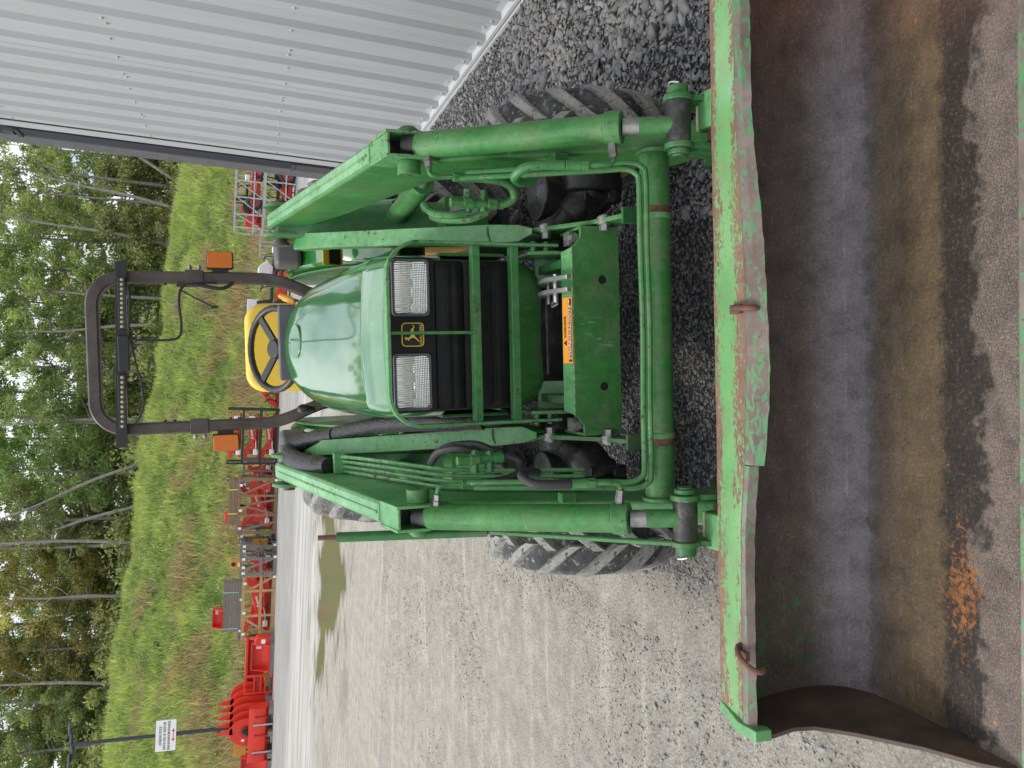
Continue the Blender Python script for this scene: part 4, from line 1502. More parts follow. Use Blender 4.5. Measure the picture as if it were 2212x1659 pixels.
# ---- boom arms
for s in S2:
    mb = MB()
    mb.prism([(3.075, 1.292), (3.085, 1.262), (3.06, 1.185), (2.70, 1.035), (2.18, .865), (2.12, .80), (1.905, .36), (1.86, .265), (1.70, .215), (1.655, .225), (1.640, .275), (1.70, .38),
              (1.955, .895), (1.985, .95), (2.035, .965), (2.035, 1.0605)], s * .4425, s * .5045)
    boom = mb.build('boom', M['green_faded'] if s < 0 else M['green'], T, bevel=.010, seg=3)  # left arm paler: fading plus the light on that side, in colour
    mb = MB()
    mb.prism([(3.065, 1.2915), (2.045, 1.0640), (2.045, 1.0625), (3.065, 1.2900)], s * .4515, s * .4955)  # added thin strip: worn top face with sky sheen in its colour
    mb.build('beam_sheen_strip', M['green_worn_sheen'], boom)
    mb = MB()                                 # weld bead down the middle of the upper beam
    mb.tube([(s * .474, 3.03, 1.2835), (s * .474, 2.5, 1.1655), (s * .474, 2.06, 1.0670)], .0042, 6, 8)
    mb.build('weld_seam', M['green_faded'], boom)
    mb = MB()                                 # knuckle box, open to the front
    for x0_, x1_ in ((.4395, .4475), (.4995, .5075)):
        mb.prism([(2.035, 1.063), (1.922, 1.040), (1.915, .955), (1.955, .895), (1.985, .93), (2.035, .96)], s * x0_, s * x1_)
    mb.prism([(2.036, 1.0615), (1.922, 1.0365), (1.922, 1.029), (2.036, 1.053)], s * .447, s * .500)
    kn = mb.build('knuckle', M['green_faded'], boom, bevel=.002)
    mb = MB()
    mb.b2((s * .4485, 2.0, .93), (s * .4985, 2.034, 1.05))  # dark greasy block filling in for the box's shaded hollow
    mb.build('knuckle_dark_block', M['greasy'], boom)
    mb = MB()
    mb.cyl((s * .408, 1.965, .975), (s * .528, 1.965, .975), .020, n=20)
    mb.cyl((s * .404, 1.965, .975), (s * .440, 1.965, .975), .030, n=20)
    mb.cyl((s * .508, 1.965, .975), (s * .522, 1.965, .975), .027, n=20)
    mb.build('knuckle_pin', M['green'], boom, bevel=.003)
    mb = MB()
    mb.b2((s * .403, 1.958, .968), (s * .407, 1.975, .982))
    mb.build('pin_end', M['rust'], boom)
    mb = MB()
    mb.cyl((s * .477, 1.958, .982), (s * .473, 1.895, .905), .032, .028, n=24)
    mb.build('cylinder_eye', M['greasy'], boom)
    # bucket cylinder
    p0, p1, p2, p3 = Vector((s * .4742, 1.938, .958)), Vector((s * .456, 1.632, .580)), Vector((s * .4545, 1.606, .548)), Vector((s * .4535, 1.552, .437))
    mb = MB()
    mb.lathe([(0, .0005)], (0, 0, 0), 3) if False else None
    mb.cyl(p0, p0.lerp(p1, .02), .029, .0335, n=32)
    mb.cyl(p0.lerp(p1, .02), p1, .0335, n=32)
    cyl = mb.build('bucket_cylinder', M['green'], T, smooth=50)
    mb = MB()
    mb.cyl(p1 + (p1 - p0).normalized() * .0008, p2, .0375, n=32)
    mb.build('gland', M['green_pipe'], cyl, bevel=.003)
    mb = MB()
    mb.cyl(p2, p2.lerp(p3, .30), .0205, n=24)
    mb.build('rod', M['dull_steel'], cyl, smooth=50)
    mb = MB()
    mb.cyl(p2.lerp(p3, .30), p3, .0212, n=24)
    mb.build('rod_end', M['green_pipe'], cyl)
    mb = MB()
    mb.cyl((s * .402, 1.553, .432), (s * .512, 1.553, .432), .0285, n=28)
    mb.build('rod_sleeve', M['greasy'], cyl)
    # fittings on the cylinder
    mb = MB()
    f0 = p0.lerp(p1, .055) + Vector((-s * .028, -.005, 0))
    mb.cyl(f0, f0 + Vector((-s * .018, -.008, 0)), .0115, n=6)
    mb.cyl(f0 + Vector((-s * .018, -.008, 0)), f0 + Vector((-s * .033, -.012, 0)), .010, n=6)
    mb.build('fitting', M['dull_steel'], cyl)
    mb = MB()
    f1 = p1.lerp(p2, .4) + Vector((-s * .034, 0, 0))
    mb.cyl(f1, f1 + Vector((-s * .02, -.004, 0)), .011, n=6)
    mb.cyl(f1 + Vector((-s * .02, -.004, 0)), f1 + Vector((-s * .036, -.008, 0)), .010, n=6)
    mb.build('fitting', M['dull_steel'], cyl)
    # hoses on the inner side of the arm
    e0 = f0 + Vector((-s * .033, -.012, 0))
    e1 = f1 + Vector((-s * .036, -.008, 0))
    mb = MB()
    mb.tube([e0, e0 + Vector((-s * .018, -.004, -.005)), e0 + Vector((-s * .022, -.004, -.03)), e0 + Vector((-s * .022, -.01, -.06))], .0062, 8, 5)
    mb.build('elbow_pipe', M['green_pipe'], T)
    mb = MB()
    mb.tube([e1, e1 + Vector((-s * .014, -.002, .008)), e1 + Vector((-s * .018, .0, .035)), e1 + Vector((-s * .018, .01, .06))], .0062, 8, 5)
    mb.build('elbow_pipe', M['green_pipe'], T)
    h0 = e0 + Vector((-s * .022, -.01, -.06))
    h1 = e1 + Vector((-s * .018, .01, .06))
    for q0, dv in ((h0, Vector((0, .0, -1))), (h1, Vector((0, .25, 1)).normalized())):
        mb = MB()
        mb.cyl(q0, q0 + dv * .018, .0125, n=6)
        mb.cyl(q0 + dv * .018, q0 + dv * .055, .0115, n=12)
        mb.build('hose_coupling', M['green_pipe'], T, bevel=.0015)
    hs_ = M['rubber_hose'] if s < 0 else M['green_pipe']
    mb = MB()
    a0 = h0 + Vector((0, 0, -.055))
    mb.tube([a0, a0 + Vector((-s * .002, -.004, -.045)), a0 + Vector((-s * .012, .0, -.095)), a0 + Vector((-s * .040, .02, -.115)), a0 + Vector((-s * .056, .035, -.085)), a0 + Vector((-s * .056, .045, -.03))], .0112, 12, 6)
    mb.build('hose', hs_, T)
    mb = MB()
    a0 = h1 + Vector((0, .014, .055))
    mb.tube([a0, a0 + Vector((0, .012, .045)), a0 + Vector((-s * .003, .03, .085)), a0 + Vector((-s * .018, .06, .10)), a0 + Vector((-s * .022, .09, .075)), a0 + Vector((-s * .014, .11, .04))], .0112, 12, 6)
    mb.build('hose', hs_, T)
    # coupler block in mid air: tees and nuts
    k0 = h0 + Vector((-s * .056, .035, -.10))
    mb = MB()
    mb.cyl(k0 + Vector((0, 0, .10)), k0 + Vector((0, .004, -.045)), .0125, n=8)
    mb.cyl(k0 + Vector((0, 0, .065)), k0 + Vector((0, 0, .04)), .017, n=6)
    mb.cyl(k0 + Vector((0, 0, .0)), k0 + Vector((0, 0, -.025)), .017, n=6)
    mb.cyl(k0 + Vector((s * .035, 0, .052)), k0 + Vector((-s * .025, .006, .052)), .0115, n=6)
    mb.cyl(k0 + Vector((s * .035, 0, .01)), k0 + Vector((-s * .02, .006, .01)), .010, n=6)
    mb.build('coupler', M['green_pipe'], T, bevel=.001)
    mb = MB()
    mb.tube([k0 + Vector((-s * .025, .006, .06)), k0 + Vector((-s * .032, .012, .10)), k0 + Vector((-s * .02, .05, .135)), k0 + Vector((s * .015, .12, .14)), k0 + Vector((s * .02, .20, .12))], .0105, 10, 6)
    mb.tube([k0 + Vector((-s * .020, .006, .0)), k0 + Vector((-s * .038, .02, .045)), k0 + Vector((-s * .03, .08, .10)), k0 + Vector((s * .0, .2, .10))], .0105, 10, 6)
    mb.build('hose', hs_, T)
    # steel pipe from the arm down and across to the other side
    mb = MB()
    mb.b2((s * .418, 1.795, .600), (s * .442, 1.825, .640))
    mb.build('pipe_clip', M['green'], boom, bevel=.002)

# pipes over the cross tube
for k, (zz_, yy_, xe) in enumerate(((.462, 1.688, .386), (.447, 1.682, .400))):
    mb = MB()
    pth = []
    for s in (1, -1):
        leg = [(s * xe, yy_ + .20, zz_ + .40), (s * xe, yy_ + .05, zz_ + .10), (s * xe, yy_ + .015, zz_ + .035), (s * (xe - .012), yy_ + .003, zz_ + .008), (s * (xe - .04), yy_, zz_)]
        pth += leg if s > 0 else leg[::-1]
    mb.tube(pth[:5] + [(.2, yy_, zz_), (0, yy_, zz_ - .003), (-.2, yy_, zz_)] + pth[5:], .0075, 10, 4)
    mb.build('hydraulic_pipe', M['green_pipe'], T)
mb = MB()
mb.cyl((-.4415, 1.725, .398), (.4415, 1.725, .398), .0375, n=36)
ct = mb.build('cross_tube', M['green'], T, smooth=50)
for s in S2:
    mb = MB()
    mb.cyl((s * .268, 1.725, .398), (s * .283, 1.725, .398), .0400, n=36)
    mb.build('tube_band', M['green_faded'], ct, bevel=.002)
    mb = MB()
    mb.cyl((s * .284, 1.725, .398), (s * .300, 1.725, .398), .0378, n=36)
    mb.build('rust_band', M['rust'], ct)
    mb = MB()
    mb.cyl((s * .432, 1.725, .398), (s * .442, 1.725, .398), .046, .046, n=36)
    mb.build('tube_flange', M['green'], ct, bevel=.003)
# four pipes and a fat sleeve on the left arm
for k in range(4):
    mb = MB()
    x = -.432 + .017 * k
    mb.tube([(x - .004, 2.66, 1.095 + .004 * k), (x, 2.45, 1.018), (x + .002, 2.25, .935), (x, 2.12, .86), (x - .002, 2.03, .72), (x, 1.92, .52)], .0062, 8, 5)
    mb.build('hydraulic_pipe', M['green_faded'], T)
mb = MB()
mb.b2((-.442, 2.62, 1.075), (-.372, 2.655, 1.118))
mb.build('pipe_clamp', M['green_faded'], T, bevel=.003)
t = NT('ribbed_sleeve')
w_ = t.noise(1, 2, vec=t.map(t.co(), (160, 25, 160)))
t.bump(w_, .9, .004)
M['sleeve'] = t.set(color=t.ramp(t.noise(30, 5, .7), [(.3, (.007, .007, .008)), (.7, (.028, .028, .030))]), rough=.42)
mb = MB()
mb.tube([(-.420, 2.66, 1.13), (-.428, 2.80, 1.185), (-.422, 2.95, 1.228), (-.400, 3.02, 1.232), (-.375, 3.02, 1.205), (-.350, 2.95, 1.15), (-.330, 2.85, 1.085)], [.030, .036, .037, .036, .034, .032, .03], 20, 6)
mb.build('hose_sleeve', M['sleeve'], T, smooth=60)
mb = MB()
mb.tube([(-.330, 2.86, 1.085), (-.300, 2.70, 1.00), (-.272, 2.50, .92), (-.262, 2.30, .82), (-.258, 2.20, .72)], [.030, .031, .030, .028, .024], 18, 6)
mb.build('hose_sleeve', M['sleeve'], T, smooth=60)
mb = MB()
for k in range(3):
    mb.tube([(-.262 + .006 * k, 2.22, .74), (-.262 + .012 * k, 2.19, .68 - .02 * k), (-.25 + .01 * k, 2.22, .62 - .01 * k), (-.22, 2.4, .60)], .010, 8, 5)
mb.build('hose', M['rubber_hose'], T)

# level-gauge rod on the left arm
mb = MB()
mb.cyl((-.530, 2.05, 1.175), (-.527, 1.93, .80), .0135, n=14)
gr = mb.build('level_gauge', M['green_dark'], T)
mb = MB()
mb.cyl((-.5302, 2.065, 1.222), (-.530, 2.05, 1.175), .0068, n=10)
mb.build('gauge_tip', M['rust'], gr)
mb = MB()
mb.cyl((-.527, 1.93, .80), (-.518, 1.575, .440), .0066, n=10)
mb.build('gauge_rod', M['green_pipe'], gr)

# ---- bucket
SIDE = [(1.505, .372), (1.395, .398), (1.352, .392), (1.345, .350), (1.354, .295), (1.342, .252), (1.288, .192), (1.190, .110), (1.105, .062), (1.052, .022), (1.048, .0),
        (1.30, -.004), (1.42, .0), (1.48, .035), (1.525, .11), (1.532, .19), (1.515, .28)]
INN = [(1.052, .010), (1.10, .008), (1.20, .004), (1.30, .003), (1.38, .006), (1.42, .012), (1.452, .026), (1.478, .046), (1.497, .072), (1.509, .105), (1.514, .14), (1.514, .18), (1.508, .23), (1.500, .28), (1.492, .33), (1.486, .372)]
BH = .884
cum = [0]
for a, b in zip(INN, INN[1:]):
    cum.append(cum[-1] + math.dist(a, b))
rows, uvs = [], []
NXB = 60
for (y, z), s_ in zip(INN, cum):
    rows.append([(-BH + 2 * BH * i / NXB, y, z + (.003 * math.sin(i * .9) if .05 < s_ < .3 else 0)) for i in range(NXB + 1)])
mb = MB()
mb.grid(rows)
me = mb.mesh('bucket', smooth=60)
uvl = me.uv_layers.new(name='UVMap')
for lp in me.loops:
    i, j = lp.vertex_index % (NXB + 1), lp.vertex_index // (NXB + 1)
    uvl.data[lp.index].uv = (-BH + 2 * BH * i / NXB, cum[j])
bk = link('bucket', me, M['bucket_inside'], T)
tag(bk, 'wide loader bucket, rusty brown inside')
mb = MB()                                     # outer skin
outer = [(y + (.012 if y > 1.45 else 0), z - (.012 if z < .1 else 0)) for y, z in INN]
mb.prism([(y, z) for y, z in INN[4:]] + [(y + .016, z) for y, z in INN[:8:-1]] + [(1.49, .012), (1.44, -.002), (1.40, -.004)], -BH + .001, BH - .001) if False else None
rws = [[(x, y, z) for x in (-BH, BH)] for y, z in [(1.056, -.004), (1.30, -.006), (1.42, -.003), (1.475, .025), (1.512, .07), (1.528, .12), (1.530, .18), (1.522, .25), (1.510, .33), (1.505, .368)]]
mb = MB()
mb.grid(rws)
mb.build('bucket_back', M['bucket_green'], bk, solid=.003)
mb = MB()
mb.prism([(1.034, .001), (1.042, .009), (1.056, .012), (1.06, -.004), (1.05, -.008)], -BH - .008, BH + .008)
mb.build('cutting_edge', M['lip'], bk, bevel=.002)
for s in S2:
    mb = MB()
    mb.prism(SIDE, s * BH, s * (BH + .010))
    mb.build('side_cheek', M['cheek'], bk, bevel=.002)
    mb = MB()                                 # green end cap of the top rail
    mb.prism([(1.51, .366), (1.51, .376), (1.40, .405), (1.348, .398), (1.343, .36), (1.36, .36), (1.40, .39), (1.49, .366)], s * (BH - .012), s * (BH + .013))
    mb.build('rail_cap', M['green_faded'], bk, bevel=.003)


# top rail: flat green plate and a dented, worn front flange split near the left end
def lipY(x):
    return sum(lipY0(x + d_) for d_ in (-.08, -.04, 0, .04, .08)) / 5


def lipY0(x):
    return np.interp(x, [-.884, -.66, -.50, -.32, -.1, .1, .25, .5, .884], [1.352, 1.352, 1.366, 1.338, 1.314, 1.318, 1.338, 1.362, 1.370])


def lipB(x):
    return float(np.interp(x, [-.884, -.62, -.45, -.30, -.07, .1, .25, .43, .884], [1.392, 1.390, 1.388, 1.372, 1.360, 1.362, 1.372, 1.386, 1.392]))


def lipZ(x):
    return .374 + .003 * math.sin(x * 5) + .0015 * math.sin(x * 17 + 1)


N_ = 70
rows = [[], [], [], []]
for i in range(N_ + 1):
    x = -BH + 2 * BH * i / N_
    w1 = .0006 * math.sin(x * 31) + .0006 * math.sin(x * 13 + 2)
    rows[0].append((x, 1.507, .366))
    rows[1].append((x, 1.503, .374 + w1))
    rows[2].append((x, 1.45, .383 + w1))
    rows[3].append((x, lipB(x) + .001 * math.sin(x * 40), .393 + w1))
mb = MB()
mb.grid(rows)
rail = mb.build('top_rail', M['bucket_green'], bk, smooth=40, solid=.006)
for x0_, x1_, dz_ in ((-.310, BH, 0), (-BH, -.312, .004)):
    n_ = int((x1_ - x0_) / .02)
    r_ = [[], [], [], []]
    for i in range(n_ + 1):
        x = x0_ + (x1_ - x0_) * i / n_
        jag = .0012 * math.sin(x * 77) + .001 * math.sin(x * 143 + 1)
        st = .014 if x1_ < 0 else 0
        yb = lipB(x)
        yf = float(lipY(x)) + st + jag
        r_[0].append((x, yb + .002, .3938))
        r_[1].append((x, yb - .003, .3942 + dz_ * .3))
        r_[2].append((x, (yb + yf) / 2 - .002, .389 + dz_))
        r_[3].append((x, yf, lipZ(x) + dz_))
    mb = MB()
    mb.grid(r_)
    mb.build('rail_flange', M['lip'], bk, smooth=18, solid=.006)
# chain hooks welded on the rail
for x, tw in ((.020, 0.05), (-.722, .5)):
    mb = MB()
    q = [(1.40 + .034 * math.cos(a) * 1.0, .395 + .022 * math.sin(a)) for a in np.linspace(-.35, PI + .5, 12)]
    mb.tube([(x + (y - 1.40) * tw, y - .035, z) for y, z in q], [.004, .0055, .006, .006, .0065, .0065, .0065, .006], 8, 3)
    mb.b2((x - .010, 1.372, .388), (x + .010, 1.41, .402))
    mb.build('chain_hook', M['rust'], bk)
# mounting lugs, pads and pins at the back
for s in S2:
    mb = MB()
    pr_ = [(1.500, .350), (1.560, .345), (1.568, .358), (1.560, .372), (1.548, .383), (1.500, .378)]
    mb.prism(pr_, s * .443, s * .528)
    pad = mb.build('stop_pad', M['green_faded'], bk, bevel=.006)
    mb = MB()
    mb.b2((s * .446, 1.561, .346), (s * .525, 1.573, .374))
    mb.build('pad_edge', plain('pad_cream', (.75, .66, .36), .6, var=.3, vscale=60) if s > 0 else bpy.data.materials['pad_cream'], bk, bevel=.004)
    mb = MB()
    mb.cyl((s * .42, 1.545, .350), (s * .55, 1.545, .350), .009, n=10)
    mb.build('pad_pin', M['rust'], bk)
    for x in (.398, .506):
        mb = MB()
        pf = [(1.553 + .034 * math.cos(q), .432 + .034 * math.sin(q)) for q in np.linspace(.6, PI + .9, 14)] + [(1.510, .33), (1.525, .2), (1.60, .16), (1.70, .20), (1.70, .27), (1.62, .32)]
        mb.prism(pf, s * x, s * (x + .014))
        mb.build('bucket_ear', M['green_dark'], bk, bevel=.003)
    mb = MB()
    mb.cyl((s * .380, 1.553, .432), (s * .540, 1.553, .432), .0175, n=20)
    mb.cyl((s * .518, 1.553, .432), (s * .542, 1.553, .432), .024, n=20)
    mb.cyl((s * .385, 1.553, .432), (s * .398, 1.553, .432), .025, n=20)
    mb.build('bucket_pin', M['green_dark'], bk, bevel=.003)
    mb = MB()
    mb.tube([(s * .535, 1.56, .45), (s * .545, 1.545, .458), (s * .54, 1.525, .446)], .0022, 6)
    mb.build('split_pin', M['steel'], bk)
    mb = MB()
    mb.cyl((s * .385, 1.665, .250), (s * .53, 1.665, .250), .020, n=20)
    mb.build('bucket_pin', M['greasy'], bk)

# ---- roll bar
def leg_bar(s):
    return [(s * .250, 3.80, .62), (s * .252, 3.80, .98), (s * .272, 3.81, 1.08), (s * .318, 3.835, 1.19), (s * .341, 3.85, 1.29), (s * .343, 3.85, 1.5), (s * .343, 3.85, 1.84)]


arc = [(.343 - .125 + .125 * math.cos(a), 3.85, 1.895 + .127 * math.sin(a)) for a in np.linspace(0, PI / 2, 9)]
path = smooth_path(leg_bar(1), 4) + [Vector(q_) for q_ in arc]
P = path + [Vector((-q_.x, q_.y, q_.z)) for q_ in path[::-1]]
mb = MB()
rows = []
hw, hd = .0265, .032
for i, p in enumerate(P):
    d = (P[min(i + 1, len(P) - 1)] - P[max(i - 1, 0)]).normalized()
    yv = Vector((0, 1, 0))
    yv = (yv - d * yv.dot(d)).normalized()
    sv = d.cross(yv)
    c4 = .007
    ring = []
    for a, b in ((hw, hd - c4), (hw - c4, hd), (-hw + c4, hd), (-hw, hd - c4), (-hw, -hd + c4), (-hw + c4, -hd), (hw - c4, -hd), (hw, -hd + c4), (hw, hd - c4)):
        ring.append(p + sv * a + yv * b)
    rows.append(ring)
mb.grid(rows)
rops = mb.build('roll_bar', M['rops'], T, smooth=32)
for s in S2:
    mb = MB()
    mb.b2((s * .343 - .034, 3.812, 1.555), (s * .343 + .034, 3.892, 1.635))
    cl = mb.build('clamp_sleeve', M['rops'], rops, bevel=.004)
    mb = MB()
    for z in (1.575, 1.615):
        mb.cyl((s * .37, 3.84, z), (s * .402, 3.84, z), .008, n=6)
        mb.cyl((s * .385, 3.84, z), (s * .395, 3.84, z), .013, n=6)
    mb.build('clamp_bolt', M['dull_steel'], cl)
    mb = MB()
    mb.tube([(s * .40, 3.83, 1.615), (s * .425, 3.82, 1.61), (s * .43, 3.82, 1.585), (s * .405, 3.83, 1.575)], .0022, 6, 6)
    mb.build('retaining_wire', M['dull_steel'], cl)
    # amber lamp
    zc = 1.483
    mb = MB()
    mb.prism(rrect(s * .424, zc, .082, .118, .010), 3.822, 3.87, 'y')
    al = mb.build('amber_lamp', M['black'], rops, bevel=.003)
    mb = MB()
    mb.prism(rrect(s * .424, zc, .074, .110, .009), 3.802, 3.823, 'y')
    mb.build('amber_lens', M['amber'], al, bevel=.004)
    mb = MB()
    mb.b2((s * .424 - .060 if s > 0 else -.424, 3.83, zc - .036), (s * .424 if s > 0 else -.424 + .060, 3.86, zc + .036))
    mb.build('lamp_bracket', M['black'], al)
# light bar: angle iron with two LED strips, a controller and cables
mb = MB()
tl = -.012
bar_z = lambda x: 1.905 + tl * x / .4
mb.add([(x, y, bar_z(x) + z) for x in (-.418, .408) for y, z in ((3.785, -.024), (3.785, .022), (3.815, .022), (3.815, .016), (3.791, .016), (3.791, -.024))],
       [(0, 1, 7, 6), (1, 2, 8, 7), (2, 3, 9, 8), (3, 4, 10, 9), (4, 5, 11, 10), (5, 0, 6, 11), (5, 4, 3, 2, 1, 0), (6, 7, 8, 9, 10, 11)])
lbr = mb.build('light_bar', M['black'], T, bevel=.001)
for x0_, x1_ in ((.105, .335), (-.335, -.095)):
    mb = MB()
    mb.b2((x0_, 3.765, bar_z((x0_ + x1_) / 2) - .024), (x1_, 3.784, bar_z((x0_ + x1_) / 2) + .010))
    st = mb.build('led_strip', M['black_gloss'], lbr, bevel=.003)
    for k in range(11):
        x = x0_ + .012 + (x1_ - x0_ - .024) * k / 10
        mb = MB()
        mb.lathe([(0, .0068), (-.002, .0068), (-.003, .005), (-.0035, .0001)], (x, 3.7655, bar_z(x) - .007), 12, 'y')
        mb.build('led_lens', M['decal_yellow'] if k % 1 else M['led'] if 'led' in M else M.setdefault('led', plain('led', (.42, .40, .22), .3, .3, var=.5, vscale=160)), st)
mb = MB()
mb.b2((-.080, 3.755, 1.868), (.078, 3.786, 1.914))
mb.build('light_controller', M['black'], lbr, bevel=.005)
for pth, r_ in (([(.33, 3.78, 1.90), (.27, 3.77, 1.862), (.1, 3.77, 1.868), (.06, 3.77, 1.855), (.055, 3.775, 1.72), (.07, 3.78, 1.665), (.13, 3.79, 1.655), (.22, 3.79, 1.662), (.29, 3.80, 1.650), (.312, 3.81, 1.60), (.318, 3.815, 1.50)], .0058),
                ([(.06, 3.77, 1.86), (-.05, 3.77, 1.845), (-.14, 3.77, 1.825), (-.24, 3.775, 1.822), (-.315, 3.80, 1.86), (-.32, 3.81, 1.90)], .0048),
                ([(.28, 3.80, 1.648), (.25, 3.79, 1.60), (.215, 3.78, 1.535), (.205, 3.78, 1.52)], .0042),
                ([(.14, 3.78, 1.85), (.17, 3.775, 1.82), (.195, 3.775, 1.795)], .003),
                ([(.305, 3.815, 1.67), (.305, 3.80, 1.58), (.29, 3.80, 1.48), (.318, 3.815, 1.43)], .0085)):
    mb = MB()
    mb.tube(pth, r_, 8, 6)
    mb.build('cable', M['rubber_hose'], rops)
for c in ((.204, 3.78, 1.512), (.199, 3.775, 1.787)):
    mb = MB()
    mb.box(c, (.014, .012, .028))
    mb.build('plug', M['black'], rops, bevel=.002)
for s, z in ((-1, 1.74), (-1, 1.70), (1, 1.72), (-1, 1.42), (-1, 1.46)):
    mb = MB()
    mb.cyl((s * (.343 - .026), 3.84, z), (s * (.343 - .036), 3.84, z), .008, n=6)
    mb.build('bolt', M['rops'], rops)

# ---- seat, steering wheel, levers, fenders, footboards
mb = MB()
mb.prism(rrect(.012, 1.205, .405, .36, .085, 6), 3.66, 3.745, 'y')
seat = mb.build('seat_back', M['seat_yellow'], T, bevel=.03, seg=4, smooth=50)
mb = MB()
mb.prism(rrect(.012, 3.52, .42, .40, .08, 6), 1.00, 1.085, 'z')
mb.build('seat_cushion', M['seat_yellow'], T, bevel=.025, seg=3, smooth=50)
sw = MB()
cw, tl = Vector((-.004, 3.285, 1.272)), math.radians(33)
ux, uy = Vector((1, 0, 0)), Vector((0, math.cos(tl), math.sin(tl)))
un = ux.cross(uy)
RW_ = .166
rows = []
for k in range(65):
    a = 2 * PI * k / 64
    c = cw + ux * (RW_ * math.cos(a)) + uy * (RW_ * math.sin(a))
    rd = ux * math.cos(a) + uy * math.sin(a)
    rt = .0135 + .0012 * (1 if k % 2 else 0)
    rows.append([c + rd * (rt * math.cos(b)) + un * (rt * math.sin(b)) for b in np.linspace(0, 2 * PI, 11)])
sw.grid(rows)
whl = sw.build('steering_wheel', M['black'], T, smooth=60)
for a in (35, 145, 270):
    a = math.radians(a)
    mb = MB()
    e = cw + ux * (RW_ * .97 * math.cos(a)) + uy * (RW_ * .97 * math.sin(a))
    mb.beam(cw - un * .02, e, .034, .012, side=un.cross(e - cw))
    mb.build('spoke', M['black'], whl, bevel=.004)
mb = MB()
mb.cyl(cw - un * .035, cw + un * .012, .045, .038, n=24)
mb.cyl(cw - un * .30, cw - un * .03, .03, n=16)
mb.build('hub', M['black'], whl, bevel=.005)
mb = MB()
mb.tube([(.185, 3.33, 1.13), (.200, 3.36, 1.175), (.214, 3.39, 1.205)], .006, 8, 4)
lv = mb.build('lever', M['black'], T)
mb = MB()
mb.tube([(.196, 3.365, 1.182), (.212, 3.40, 1.215), (.226, 3.425, 1.238)], [.010, .015, .011], 12, 4)
mb.build('lever_grip', M['lever_yellow'], lv, smooth=60)
mb = MB()
mb.tube([(-.235, 3.25, 1.02), (-.246, 3.29, 1.10), (-.252, 3.30, 1.135)], .005, 8, 4)
lv = mb.build('lever', M['black'], T)
mb = MB()
mb.lathe([(-.045, .004), (-.04, .012), (-.015, .020), (.012, .021), (.026, .013), (.030, .001)], (-.255, 3.305, 1.160), 16, 'z')
mb.build('lever_knob', M['black'], lv, smooth=60)
mb = MB()
mb.tube([(.405, 2.98, 1.115), (.40, 2.95, 1.085), (.37, 2.93, 1.06)], .010, 8, 4)
mb.box((.408, 2.97, 1.125), (.014, .03, .02))
mb.build('latch', M['black'], T)
for s in S2:
    mb = MB()
    cyf, czf = 3.88, .575
    rows = []
    for k in range(25):
        a = math.radians(20 + 91 * k / 24)
        r = .675 + .02 * math.cos(a * 2)
        y, z = cyf - r * math.cos(a) * 1.04, czf + r * math.sin(a) * .93
        rows.append([(s * .345, y + .02, z - .10), (s * .352, y + .004, z - .025), (s * .375, y, z), (s * .46, y, z + .004), (s * .55, y, z), (s * .60, y, z - .008), (s * .612, y + .01, z - .03)])
    mb.grid(rows)
    fen = mb.build('fender', M['hood_green'], T, smooth=40, solid=.005)
    mb = MB()                                 # inner skirt towards the seat
    pf = [(cyf - (.68 + .02) * math.cos(math.radians(a)) * 1.02, czf + .64 * math.sin(math.radians(a)) * .93) for a in range(14, 112, 7)]
    mb.prism(pf + [(4.1, .62), (3.3, .45)], s * .338, s * .346)
    mb.build('fender_skirt', M['green'], fen)
    mb = MB()
    mb.prism(rrect(s * .440, 3.615, .150, .16, .035, 5), 1.135, 1.250, 'z')
    mb.build('fender_box', M['gray_plastic'], fen, bevel=.022, seg=3)
    mb = MB()
    mb.b2((s * .215 if s > 0 else -.36, 3.05, .44), (s * .36 if s > 0 else -.215, 3.40, .455))
    mb.build('footboard', M['black'], T)
    mb = MB()
    mb.prism([(2.62, .50), (2.78, .42), (2.80, .43), (2.64, .515)], s * .36, s * .50)
    stp = mb.build('step', M['black'], T)
    for i in range(3):
        for j in range(3):
            mb = MB()
            p = Vector((s * (.39 + .04 * i), 2.66 + .045 * j, .497 - .0235 * j))
            mb.lathe([(0, .013), (.006, .014), (.007, .011), (.001, .010)], p, 10, 'z')
            mb.build('tread_ring', M['black'], stp)
# stickers on the fenders
mb = MB()
mb.box((.375, 3.262, 1.030), (.078, .002, .105), Matrix.Rotation(.60, 3, 'X'))
k1 = mb.build('sticker', M['label_yellow'], T)
mb = MB()
mb.box((.375, 3.2600, 1.022), (.066, .002, .060), Matrix.Rotation(.60, 3, 'X'))
mb.build('sticker_panel', M['ink'], k1)
mb = MB()
mb.box((-.382, 3.262, 1.030), (.080, .002, .105), Matrix.Rotation(.60, 3, 'X'))
k1 = mb.build('sticker', M['label_white'], T)
mb = MB()
mb.box((-.382, 3.2600, 1.015), (.070, .002, .050), Matrix.Rotation(.60, 3, 'X'))
mb.build('sticker_panel', M['label_orange'], k1)
mb = MB()
mb.b2((.2365, 2.42, .885), (.2385, 2.62, .985))
mb.build('decal_plate', M['label_gray'], T)
mb = MB()                                     # battery box and filter on the left flank
mb.b2((-.30, 2.72, .80), (-.238, 2.98, .93))
mb.build('side_box', M['black'], T, bevel=.01)

# ------------------------------------------------------------------ the row of stock along the foot of the bank
def rect(y0, y1, v0, v1, Y_, ground_it=True):
    """(x centre, width, z bottom, height) of something spanning those sight lines at distance Y_"""
    vm, ym = (v0 + v1) / 2, (y0 + y1) / 2
    xl, xr = W(vm, y1, Y_).x, W(vm, y0, Y_).x
    zt, zb = W(v0, ym, Y_).z, W(v1, ym, Y_).z
    if ground_it:
        zb = 0.0
    return (xl + xr) / 2, xr - xl, zb, zt - zb


